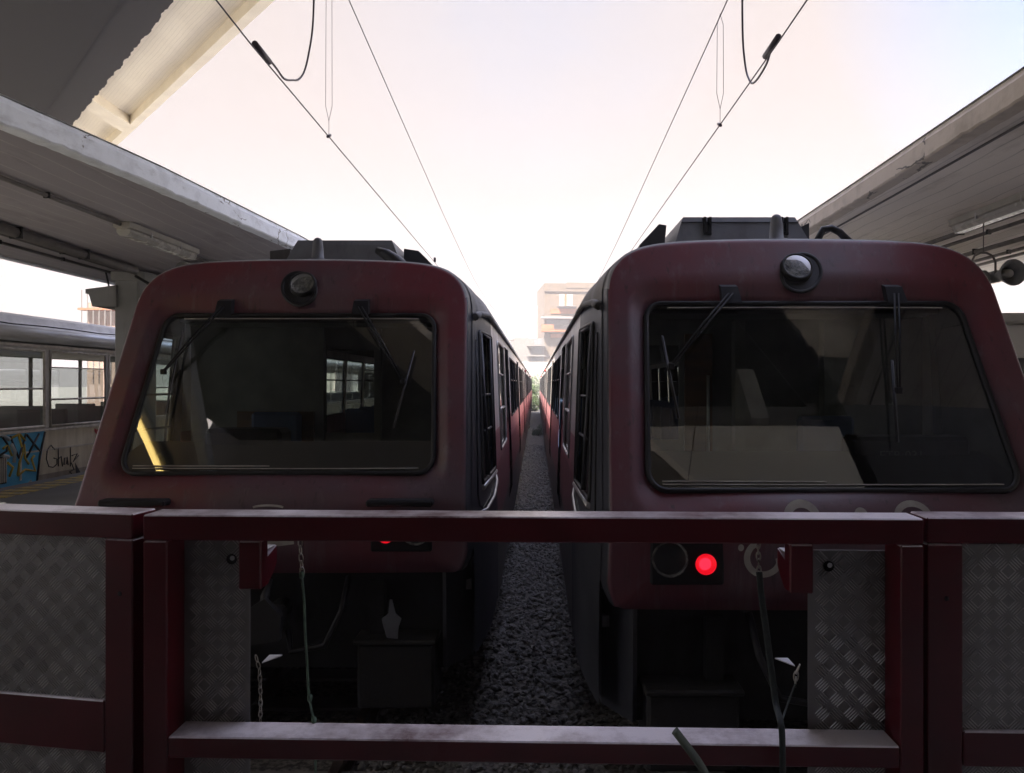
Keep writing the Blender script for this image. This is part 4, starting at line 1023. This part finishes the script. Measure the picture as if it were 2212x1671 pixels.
rnd = random.Random(11); P = []; s = -38; jj = 0
while s < 33:
    jj = .6*jj+rnd.uniform(-.012,.012); P.append((s, 3.60*KV+jj+(.02 if int(s/.3) % 2 else 0)+(rnd.uniform(-.04,.03) if rnd.random() < .10 else 0))); s += .07
e = MB(); z0, z1 = ZV-.06, ZV+.19
a = e.pts([dp(s, c, z0) for s, c in P]+[dp(s, 2.95*KV, z0) for s, c in P]+[dp(s, c, z1) for s, c in P]); n = len(P)
for k in range(n-1): e.face([a+k,a+k+1,a+n+k+1,a+n+k],0); e.face([a+k,a+k+1,a+2*n+k+1,a+2*n+k],0)
e.build('deck_rim', M['deck_strip'], T)
e = MB(); slab(e, -38, 33, -4.6, 2.95*KV, ZV-.16, ZV+.25); e.build('deck', M['deck_dark'], T)
hc = MB().box((-16,-9,ZF-.08),(8,.2,ZF+.24)); tag(hc.build('hall_ceiling', M['deck_dark']), 'dark flat ceiling of the station hall behind the barrier', 'ceiling')
ob = MB(); slab(ob, -4.6, 3.0, 1.45, 2.0, ZC+2.46, ZC+2.62)  # unseen beam added to give the beige wedge mirrored in the windshield
tag(ob.build('reflection_beam', M['beam_beige']), 'unseen pale beam added above the gate for its reflection in the windshields', 'beam')
# station building behind the camera; only its mirror image shows in the windshields
hw_ = MB().box((-18,-9.3,.95),(15,-9,ZF-.09)); tag(hw_.build('hall_wall', M['hall_dark']), 'dark back wall of the station hall behind the barrier', 'wall')
fw = thing('station_facade', 'dark brown station facade rising over the hall roof, mirrored in windshields', 'building', (0,-.6,ZF+.26))
MB().box((-6.5,-.4,0),(15,0,10.5)).build('wall', M['hall_dark'], fw); None
for k in range(2, 7): 
    MB().box((-12+k*3.7,.0,3.2),(-10.8+k*3.7,.03,5.2)).build('window', M['black_glass'], fw)
MB().box((4.75,-8.0,0.-2.2),(15,-.4,0)).build('side_blocker', M['blocker_dark'], fw)  # unseen dark blocks added to keep sky out of the right windshield
MB().box((4.75,.0,-1.5),(15,.8,7)).build('side_blocker', M['blocker_dark'], fw)
fa = MB().box((.2,-.2,ZC+3.2),(4.6,.05,ZC+4.65)); tag(fa.build('fascia_panel', M['white_wall']), 'pale fascia panel over the hall, mirrored in the right windshield', 'panel')
bm = MB().box((3.1,-.5,ZC+4.66),(3.4,.2,ZC+7.5)); tag(bm.build('concrete_column', M['col_paint']), 'grey concrete column above the pale fascia panel', 'column')
for k in range(4):
    pipe('pipe', [(3.45,.1+.02*k,ZC+7.0+k*.16),(4.9,.1+.02*k,ZC+6.8+k*.16)], .035, ['lowest','second','third','topmost'][k]+' of four pale pipes on the facade, mirrored in right windshield', grp='pipes on the facade', m_='white_wall', clips=False)

# ================================================================== OVERHEAD WIRES
def smooth(P0):
    P = [Vector(p_) for p_ in P0]; Q = []
    for k in range(len(P)-1):
        p0, p1, p2, p3 = P[max(0,k-1)], P[k], P[k+1], P[min(len(P)-1,k+2)]
        for t in (0,.2,.4,.6,.8): Q.append(.5*((2*p1)+(p2-p0)*t+(2*p0-5*p1+4*p2-p3)*t*t+(3*p1-3*p2+p3-p0)*t**3))
    return Q+[P[-1]]
def wire(name, pts_, r, lab, cat='wire', grp=None, parts=()):
    if name == 'jumper_cable' or name == 'messenger_wire': pts_ = smooth(pts_)
    T = thing(name, lab, cat, pts_[0], group=grp); o = Vector(pts_[0])
    w_ = MB(); w_.tube([tuple(Vector(p_)-o) for p_ in pts_], r, 6); w_.build('strand', M['wire'], T)
    for kind, a, b_, rad in parts:
        c = MB(); c.tube([tuple(Vector(a)-o), tuple(Vector(b_)-o)], rad, 8); c.build(kind, M['wire'], T)
    return T
def cont(x0, x1, h0, h1, y0, y1, n=30, sag=0.):
    return [(x0+(x1-x0)*k/n, y0+(y1-y0)*k/n, ZC+h0+(h1-h0)*k/n-sag*4*(k/n)*(1-k/n)) for k in range(n+1)]
hL, hR = 2.3, 2.3
wire('contact_wire', [(-1.86,1.,ZC+2.33)]+cont(-1.93,-1.86,hL,hL,5,60), .0055, 'contact wire running over the left track', 'wire', 'contact wires', [('clamp', (-1.93,5.08,ZC+2.335), (-1.93,5.36,ZC+2.33), .022), ('clip', (-1.93,6.86,ZC+2.29), (-1.93,6.94,ZC+2.33), .014)])
wire('contact_wire', [(1.6,1.,ZC+2.33)]+cont(1.63,1.72,hR,hR,5,60), .0055, 'contact wire running over the right track', 'wire', 'contact wires', [('clamp', (1.63,4.98,ZC+2.335), (1.63,5.27,ZC+2.33), .022), ('clip', (1.635,6.56,ZC+2.29), (1.635,6.64,ZC+2.33), .014)])
wire('messenger_wire', [(-1.9,2,ZC+4.2),(-1.9,7.5,ZC+3.9),(-1.9,12.4,ZC+3.63),(-1.9,16.6,ZC+3.42),(-1.9,24,ZC+3.2),(-1.88,32,ZC+3.3),(-1.86,42,ZC+3.7),(-1.85,52,ZC+4.2)], .006, 'upper suspension wire over the left track', 'wire', 'suspension wires')
wire('messenger_wire', [(1.65,2,ZC+3.6),(1.65,6.4,ZC+3.31),(1.65,10.04,ZC+3.13),(1.65,13.5,ZC+2.96),(1.65,16.7,ZC+2.84),(1.66,24,ZC+2.7),(1.68,34,ZC+2.9),(1.7,46,ZC+3.6),(1.7,52,ZC+4.0)], .006, 'upper suspension wire over the right track', 'wire', 'suspension wires')
wire('jumper_cable', [(-1.93,5.22,ZC+2.345),(-1.94,5.5,ZC+2.36),(-1.95,5.70,ZC+2.36),(-1.95,5.80,ZC+2.38),(-1.95,5.9,ZC+2.42),(-1.95,6.08,ZC+2.50),(-1.95,6.24,ZC+2.64),(-1.95,6.37,ZC+2.87),(-1.95,6.46,ZC+3.1),(-1.95,6.5,ZC+3.37),(-1.93,6.5,ZC+3.96)], .0085, 'looped jumper cable joining the wires over the left track', 'cable', 'jumper cables')
wire('jumper_cable', [(1.63,5.12,ZC+2.345),(1.66,5.32,ZC+2.31),(1.67,5.55,ZC+2.30),(1.68,5.74,ZC+2.33),(1.68,5.84,ZC+2.40),(1.68,5.93,ZC+2.52),(1.67,5.97,ZC+2.72),(1.66,5.96,ZC+2.95),(1.65,5.92,ZC+3.16),(1.65,5.88,ZC+3.34)], .0085, 'looped jumper cable joining the wires over the right track', 'cable', 'jumper cables')
def dropper(x, y, zt, lab):
    T = thing('dropper', lab, 'wire', (x, y, ZC+2.31), group='droppers'); h = zt-(ZC+2.31)
    m_ = MB(); m_.tube([(0,0,0),(0,0,.14),(-.03,0,.28),(-.025,0,h-.1),(0,0,h)], .0024, 5); m_.tube([(0,0,.14),(.03,0,.28),(.028,0,h-.1),(0,0,h)], .0024, 5); m_.build('strand', M['wire'], T)
dropper(-1.93, 6.9, ZC+3.93, 'thin looped dropper over the left track'); dropper(1.64, 6.6, ZC+3.30, 'thin looped dropper over the right track')
for k in range(1, 5):
    y = 6.9+k*7
    for x, lab in ((-1.9,'left'),(1.68,'right')):
        T = thing('wire_clip', 'small clip on the contact wire over the '+lab+' track', 'clip', (x, y, ZC+2.31), group='contact wire clips over the '+lab+' track')
        MB().box((-.02,-.03,-.02),(.02,.03,.06)).build('body', M['wire'], T)

# ================================================================== BARRIER
def treads(mb, x0, x1, z0, z1, y, pitch=.046, mi=1):
    """raised five-bar lozenges, alternating direction"""
    nx = int((x1-x0)/pitch)+2; nz_ = int((z1-z0)/pitch)+2
    for i in range(nx):
        for j in range(nz_):
            cx, cz = x0+i*pitch, z0+j*pitch; a = R(45) if (i+j) % 2 == 0 else R(-45)
            ca, sa = math.cos(a), math.sin(a)
            for k in range(-2, 3):
                off = k*.0080; ox, oz = cx-sa*off, cz+ca*off; hl = .0225-abs(k)*.0014
                if not (x0+.012 < ox < x1-.012 and z0+.012 < oz < z1-.012): continue
                pr = [(-hl,0,0),(-hl*.6,.0019,0),(hl*.6,.0019,0),(hl,0,0),(hl*.6,-.0019,0),(-hl*.6,-.0019,0),(-hl*.6,0,.0024),(hl*.6,0,.0024)]
                b_ = mb.pts([(ox+u*ca-v*sa, y-h, oz+u*sa+v*ca) for u, v, h in pr])
                for q in ((0,1,6),(1,2,7,6),(2,3,7),(3,4,7),(4,5,6,7),(5,0,6)): mb.face([b_+t for t in q], mi)
def plate(parent, x0, x1, z0, z1, y, hole=None, jag=None):
    p_ = MB(); p_.box((x0,y,z0),(x1,y+.004,z1))
    treads(p_, x0, x1, z0, z1, y)
    o = p_.build('tread_plate', [M['tread'], M['tread_bar']], parent)
    if hole:
        h = MB(); mt = Matrix.Translation((hole[0], y-.0035, hole[1])) @ Matrix.Rotation(R(90), 4, 'X')
        h.lathe([(0,.0),(.014,.0),(.0155,.002),(.017,.0),(.017,-.002)], 24, 0, mt); h.build('bolt_hole', M['black'], o)
        h2 = MB(); h2.lathe([(0,.001),(.008,.0006)], 16, 0, mt @ Matrix.Translation((.003,.004,0))); h2.build('hole_light', M['galv'], o)  # pale disc painted in for the bluish light inside the hole
    return o
FZ = .95; ZT = ZC-.413-FZ            # rail top above the floor
TD, TH = .113, .08
def frame_box(T, name, a, b): return MB().bbox(a, b, .004).build(name, M['fence_paint'], T)
grpF = 'red tube barrier with tread plates'
# gate in the middle; local x along, y=0 rear face
gx0, gy0 = -1.236, 2.447; gx1, gy1 = 1.190, 2.379
gw = math.hypot(gx1-gx0, gy1-gy0); ga = math.atan2(gy1-gy0, gx1-gx0)
T = thing('barrier_gate', 'red tube gate with open middle and two narrow tread plates', 'gate', (gx0, gy0, FZ), ga)
Zr = ZT
frame_box(T, 'top_rail', (0,-TD,Zr-TH), (gw,0,Zr))
frame_box(T, 'middle_rail', (.079,-TD,Zr-.698-.068), (gw-.072,-.0,Zr-.698))
frame_box(T, 'bottom_rail', (.079,-TD,.02), (gw-.072,0,.10))
frame_box(T, 'post', (0,-TD,0), (.077,0,Zr-TH-.002)); frame_box(T, 'post', (gw-.07,-TD,0), (gw,0,Zr-TH-.002))
plate(T, .07, .292, .03, Zr-.09, .004, (.232, Zr-.165)); plate(T, 2.115, gw-.04, .03, Zr-.123, .004, (2.180, Zr-.175))
for x0, sg in ((.336,1),(2.060,-1)):
    b_ = MB(); b_.bbox((x0-.036,-TD+.01,Zr-.235),(x0+.036,-.045,Zr-TH-.003),.004)
    X0 = x0+sg*.034
    b_.prism([(x0-.034,-.044,Zr-.145),(x0-.034,-.044,Zr-.235),(x0-.034,.0,Zr-.21),(x0-.034,.035,Zr-.18),(x0-.034,.035,Zr-.125)], (.068,0,0))
    b_.build('latch_bracket', M['fence_paint'], T)
    fl = MB(); fl.box((x0-.03,-.04,Zr-.1245),(x0+.03,.034,Zr-.1225)); fl.build('latch_plate', M['galv'], T)
# fixed panels each side
lx0, ly0, lx1, ly1 = -1.262, 2.462, -1.806, 2.556
la = math.atan2(ly0-ly1, lx0-lx1); 
T = thing('barrier', 'red tube barrier panel with grey tread plates, left of the gate', 'barrier', (lx0, ly0, FZ), la, grpF)
wl = 1.6
frame_box(T, 'top_rail', (-wl,-TD,Zr-TH), (0,0,Zr)); frame_box(T, 'middle_rail', (-wl+.1,-TD,Zr-.698-.07), (-.102,0,Zr-.60)); frame_box(T, 'bottom_rail', (-wl+.1,-TD,.02), (-.102,0,.10))
frame_box(T, 'post', (-.10,-TD,0), (0,0,Zr-TH-.002)); frame_box(T, 'post', (-wl,-TD,0), (-wl+.1,0,Zr-TH-.002))
plate(T, -wl+.02, -.03, .03, Zr-.06, -.100)
sc_ = MB(); sc_.lathe([(0,.002),(.006,.002),(.008,0)], 14, 0, Matrix.Translation((-.045,-TD,Zr-.255)) @ Matrix.Rotation(R(90),4,'X')); sc_.build('screw', M['black'], T)
rx0, ry0 = 1.212, 2.403; ra = R(-1.6)
T = thing('barrier', 'red tube barrier panel with grey tread plate, right of the gate', 'barrier', (rx0, ry0, FZ), ra, grpF)
frame_box(T, 'top_rail', (0,-TD,Zr-TH), (wl,0,Zr)); frame_box(T, 'middle_rail', (.112,-TD,Zr-.77), (wl-.1,0,Zr-.66)); frame_box(T, 'bottom_rail', (.112,-TD,.02), (wl-.1,0,.10))
frame_box(T, 'post', (0,-TD,0), (.11,0,Zr-TH-.002)); frame_box(T, 'post', (wl-.1,-TD,0), (wl,0,Zr-TH-.002))
plate(T, .05, wl-.02, .03, Zr-.086, -.096)
sc_ = MB(); sc_.lathe([(0,.002),(.006,.002),(.008,0)], 14, 0, Matrix.Translation((.06,-TD,Zr-.25)) @ Matrix.Rotation(R(90),4,'X')); sc_.build('screw', M['black'], T)
# chains, rope, straps
def P3(u, v, Y): return ((u-1158)*Y/1600, Y, ZC+(830-v)*Y/1600)
def chain(lab, pts_, link=.030, r=.0024):
    T = thing('chain', lab, 'chain', pts_[0], group='chains on the gate'); o = Vector(pts_[0]); P = [Vector(p_)-o for p_ in pts_]
    # resample
    acc = []; 
    for a, b_ in zip(P, P[1:]):
        n = max(1, round((b_-a).length/(link*.72)))
        for k in range(n): acc.append(a.lerp(b_, k/n))
    acc.append(P[-1])
    for k, (a, b_) in enumerate(zip(acc, acc[1:])):
        d = (b_-a).normalized(); c = (a+b_)/2; s_ = Vector((1,0,0)) if k % 2 else Vector((.25,.97,0)); s_ = (s_-d*s_.dot(d)).normalized()
        pth = []
        for q in range(14):
            an = 2*math.pi*q/14; pth.append(c+d*math.sin(an)*link*.5+s_*math.cos(an)*link*.22)
        m_ = MB(); m_.tube(pth, r, 5, closed=True); m_.build('link', M['chain'], T)
    return T
chain('short steel chain hanging from the top rail, left side of opening', [P3(650,1150,2.43), P3(648,1180,2.43), P3(651,1215,2.43), P3(653,1242,2.43)])
chain('short steel chain hanging from the top rail, right side of opening', [P3(1638,1158,2.40), P3(1638,1195,2.40), P3(1640,1240,2.40)])
chain('thin steel chain beside the left tread plate, by the small white bracket', [P3(552,1416,2.44), P3(560,1445,2.44), P3(563,1500,2.44), P3(562,1600,2.44)], .026, .0018)
chain('few brass links beside the right tread plate edge', [P3(1727,1437,2.44), P3(1720,1455,2.44), P3(1718,1480,2.44)], .034, .0026)
def cord(name, lab, cat, uvY, r, m_, flat=1., n=8):
    pts_ = [P3(*q) for q in uvY]; T = thing(name, lab, cat, pts_[0]); o = Vector(pts_[0])
    # smooth by Catmull-Rom
    P = [Vector(p_)-o for p_ in pts_]; Q = []
    for k in range(len(P)-1):
        p0, p1, p2, p3 = P[max(0,k-1)], P[k], P[k+1], P[min(len(P)-1,k+2)]
        for t in (0,.25,.5,.75): Q.append(.5*((2*p1)+(p2-p0)*t+(2*p0-5*p1+4*p2-p3)*t*t+(3*p1-3*p2+p3-p0)*t**3))
    Q.append(P[-1]); mb = MB(); mb.tube(Q, r, n, flat=flat); mb.build('strand', M[m_], T); return T
T = cord('rope', 'thin green rope hanging from the left chain down into the opening', 'rope', [(652,1236,2.43),(653,1255,2.43),(657,1300,2.43),(659,1360,2.43),(663,1430,2.43),(667,1500,2.43),(674,1540,2.43),(679,1568,2.43),(682,1680,2.43)], .0042, 'rope')
o = Vector(P3(652,1236,2.43))
for (u, v) in ((652,1242),(669,1508),(678,1556)):
    k_ = MB(); c = Vector(P3(u,v,2.43))-o; k_.lathe([(0,.012),(.008,.008),(.009,0),(.007,-.01),(0,-.014)], 10, 0, Matrix.Translation(c)); k_.build('knot', M['rope'], T)
cord('strap', 'dark webbing strap hanging from the right chain across the middle rail', 'strap', [(1640,1236,2.40),(1645,1290,2.39),(1652,1340,2.38),(1664,1430,2.36),(1676,1520,2.32),(1686,1560,2.22),(1690,1600,2.21),(1690,1690,2.21)], .0105, 'strap', .35)
cord('strap', 'dark strap slanting from the brass links down to the right of the opening', 'strap', [(1719,1478,2.43),(1706,1510,2.42),(1692,1550,2.38),(1686,1572,2.30)], .005, 'strap', .5)
T = cord('strap', 'greenish folded strap end sticking up over the middle rail', 'strap', [(1457,1578,2.19),(1474,1600,2.18),(1492,1624,2.17),(1512,1652,2.16),(1540,1700,2.14)], .020, 'strap_green', .45, 10)
for (u, v, lab, sg) in ((566,1431,'small pale triangular bracket beside left tread plate',1),(1717,1438,'small pale triangular bracket beside right tread plate',-1)):
    b_ = MB(); a = P3(u, v, 2.5); 
    b_.prism([(0,0,0),(sg*.045,.07,0),(0,.07,0)], (0,0,-.004))
    o = b_.build('bracket', M['galv'], None, a); tag(o, lab, 'bracket', 'brackets on the gate')
    
# ================================================================== FAR BACKGROUND
def far_building(name, lab, x, y, rz, w_, d_, h_, base_m, spec):
    T = thing(name, lab, 'building', (x, y, -.15), rz)
    MB().box((0,0,0),(w_,d_,h_)).build('wall', M[base_m], T)
    for nm, a, b_, m_ in spec: MB().box(a, b_).build(nm, M[m_], T)
    return T
Y = 108.
def hz(v, Y=Y): return (830-v)*Y/1600+ZC+.15
sp = [('parapet', (3.2,-.1,hz(622)),(9.,.3,hz(610)), 'bld_stone'),
      ('cornice', (-.1,-.25,hz(630)),(12,.02,hz(627)), 'bld_stone'),
      ('orange_band', (.9,-.15,hz(678)),(12,.0,hz(667)), 'bld_orange'),
      ('awning', (-.6,-1.5,hz(690)),(6.2,-.05,hz(686)), 'awning'),
      ('balcony', (-.6,-1.4,hz(718)),(12,-.01,hz(714)), 'bld_orange'),
      ('balcony', (-.6,-1.4,hz(713.5)),(1.2,-1.3,hz(703)), 'bld_orange'),
      ('shutter', (.3,-.12,hz(712)),(3.6,-.02,hz(692)), 'shutter'),
      ('shutter', (4.3,-.12,hz(712)),(6.1,-.02,hz(692)), 'shutter'),
      ('orange_band', (.9,-.14,hz(730)),(12,.0,hz(722)), 'bld_orange'),
      ('window', (2.2,-.1,hz(662)),(2.9,-.02,hz(636)), 'bld_white'), ('window', (3.3,-.1,hz(662)),(4.1,-.02,hz(636)), 'bld_white'),
      ('window_door', (3.0,-.12,hz(662)),(3.25,-.03,hz(636)), 'bld_orange'),
      ('balcony_rail', (1.9,-.9,hz(663)),(4.6,-.02,hz(662)), 'bld_grey'),
      ('window', (3.0,-.12,hz(758)),(4.3,-.03,hz(733)), 'bld_white'), ('window', (3.35,-.16,hz(756)),(4.0,-.13,hz(738)), 'shutter'),
      ('balcony', (-2.6,-1.2,hz(771)),(0,-.02,hz(768)), 'bld_grey'), ('balcony', (-2.6,-1.2,hz(749)),(0,-.02,hz(746)), 'bld_grey'),
      ('shutter', (-1.9,-.1,hz(798)),(-.1,-.02,hz(773)), 'shutter'), ('shutter', (-1.9,-.1,hz(765)),(-.4,-.02,hz(750)), 'shutter'), ('shutter', (-1.5,-.1,hz(745)),(-.4,-.02,hz(733)), 'shutter'),
      ('wing', (-4.4,.0,0),(-.001,6,hz(731)), 'bld_grey')]
far_building('apartment_building', 'tall beige and orange apartment building with grey awning between the trains', (1176-1158)*Y/1600, Y, R(6), 13, 10, hz(612), 'bld_stone', sp)
Yb = 122.
far_building('apartment_building', 'pale slender building just left of the orange apartments', (1141-1158)*Yb/1600, Yb, R(0), 2.6, 10, (830-625)*Yb/1600, 'bld_white', [('chimney',(1.6,-.3,0),(2.1,-.01,(830-632)*Yb/1600),'bld_pink')])
far_building('apartment_building', 'far pale orange building with tall balcony bars beside the left column', (188-1158)*70/1600, 70, R(0), 3.2, 6, 10.4, 'bld_pink', [('balcony',(-.3,-1,6.8),(3.4,-.01,7.0),'bld_orange'),('balcony',(-.3,-1,9.6),(3.4,-.01,9.8),'bld_orange')]+[('balcony_bar',(k*.55,-.95,4),(k*.55+.08,-.87,11.5),'bld_grey') for k in range(6)])
far_building('apartment_building', 'bit of orange rooftop above the left train roof', (655-1158)*60/1600, 60, 0, 2.6, 5, (830-508)*60/1600, 'bld_white', [('roof',(-.2,-.3,(830-507)*60/1600),(2.8,5,(830-503)*60/1600),'bld_orange')])
fb = MB().box((-14,0,0),(16,1.,4.4)); T = fb.build('boundary_wall', M['bld_white'], None, (0,96,-.15)); tag(T, 'low pale wall across the end of the tracks', 'wall')
fb = MB(); fb.box((-30,0,4.2),(30,3,5.2)); 
for k in range(-3,4): fb.box((k*8-.2,0,0),(k*8+.2,.4,4.2))
T = fb.build('footbridge', M['bld_white'], None, (.0,84,-.15)); tag(T, 'pale footbridge crossing above the tracks far away', 'bridge')
T = thing('lattice_mast', 'thin steel mast behind the left train, far away', 'mast', ((1093-1158)*70/1600, 70, -.15))
m_ = MB()
for dx in (-.35, 0, .35): m_.tube([(dx,0,0),(dx,0,8.2)], .05, 6)
m_.build('pole', M['bld_grey'], T); m_ = MB(); m_.tube([(-1,0,6.8),(.8,0,6.8)], .05, 6); m_.tube([(-.8,0,5),(.8,0,5)], .04, 6); m_.build('cross_arm', M['bld_grey'], T)
# shrubs between the far ends of the trains
def shrub(name, x, y, s_, lab, ml='leaf', h=1.):
    T = thing(name, lab, 'shrub', (x, y, -.15)); rnd = random.Random(int(x*10+y)); l = MB()
    cl = [(rnd.uniform(-.7,.7), rnd.uniform(-.7,.7), rnd.uniform(.3,1.6)*h, rnd.uniform(.25,.5)) for _ in range(14)]
    for _ in range(2600):
        c = rnd.choice(cl); d = Vector((rnd.gauss(0,1), rnd.gauss(0,1), rnd.gauss(0,1))).normalized()*c[3]*rnd.uniform(.5,1.1)
        p_ = Vector(c[:3])+d; u = Vector((rnd.gauss(0,1), rnd.gauss(0,1), rnd.gauss(0,1))).normalized(); v = u.orthogonal().normalized()
        a = .05; i = l.pts([(p_+u*a)*s_, (p_+v*a*.5)*s_, (p_-u*a)*s_, (p_-v*a*.5)*s_]); l.face([i,i+1,i+2,i+3])
    l.build('foliage', M[ml], T)
    t_ = MB()
    for c in cl[:6]: t_.tube([(0,0,0), (c[0]*.5*s_, c[1]*.5*s_, c[2]*.5*s_), (c[0]*s_, c[1]*s_, c[2]*s_)], [.05*s_,.03*s_,.01*s_], 5)
    t_.build('stems', M['bark'], T)
    return T
shrub('shrub', -.1, 72, 1.6, 'dark green bush at the far end between the trains')
shrub('shrub', .45, 78, 2.0, 'taller olive bush behind the dark green one')
shrub('shrub', .1, 38, .35, 'low weeds on the ballast between the far cars')
T = shrub('flowering_shrub', 16.4, 24, 1.3, 'green bush above the old train at right edge', 'leaf', 1.9)
T.location.z = 1.0
l = MB(); rnd = random.Random(4)
for _ in range(14):
    c = Vector((rnd.uniform(-.8,.4), rnd.uniform(-.6,.2), rnd.uniform(2.2,3.4)))
    for _ in range(16):
        p_ = c+Vector((rnd.gauss(0,.08), rnd.gauss(0,.08), rnd.gauss(0,.08))); i = l.pts([p_+Vector((.05,0,0)), p_+Vector((0,.02,.05)), p_-Vector((.05,0,0)), p_-Vector((0,.02,.05))]); l.face([i,i+1,i+2,i+3])
l.build('blossom', M['flower'], T)

# ================================================================== haze volume added to stand for lens glare
hzb = MB().box((-90,-14,-1.2),(90,150,27)); ho = hzb.build('glare_haze', [])
hm = bpy.data.materials.new('glare_haze'); hm.use_nodes = True; t = hm.node_tree; t.nodes.clear()
o_ = t.nodes.new('ShaderNodeOutputMaterial'); pv = t.nodes.new('ShaderNodeVolumePrincipled'); pv.inputs['Color'].default_value = (.93,.92,.97,1)
pv.inputs['Density'].default_value = GLARE_HAZE; pv.inputs['Anisotropy'].default_value = .0; t.links.new(pv.outputs[0], o_.inputs['Volume'])
ho.data.materials.append(hm); tag(ho, kind='stuff')
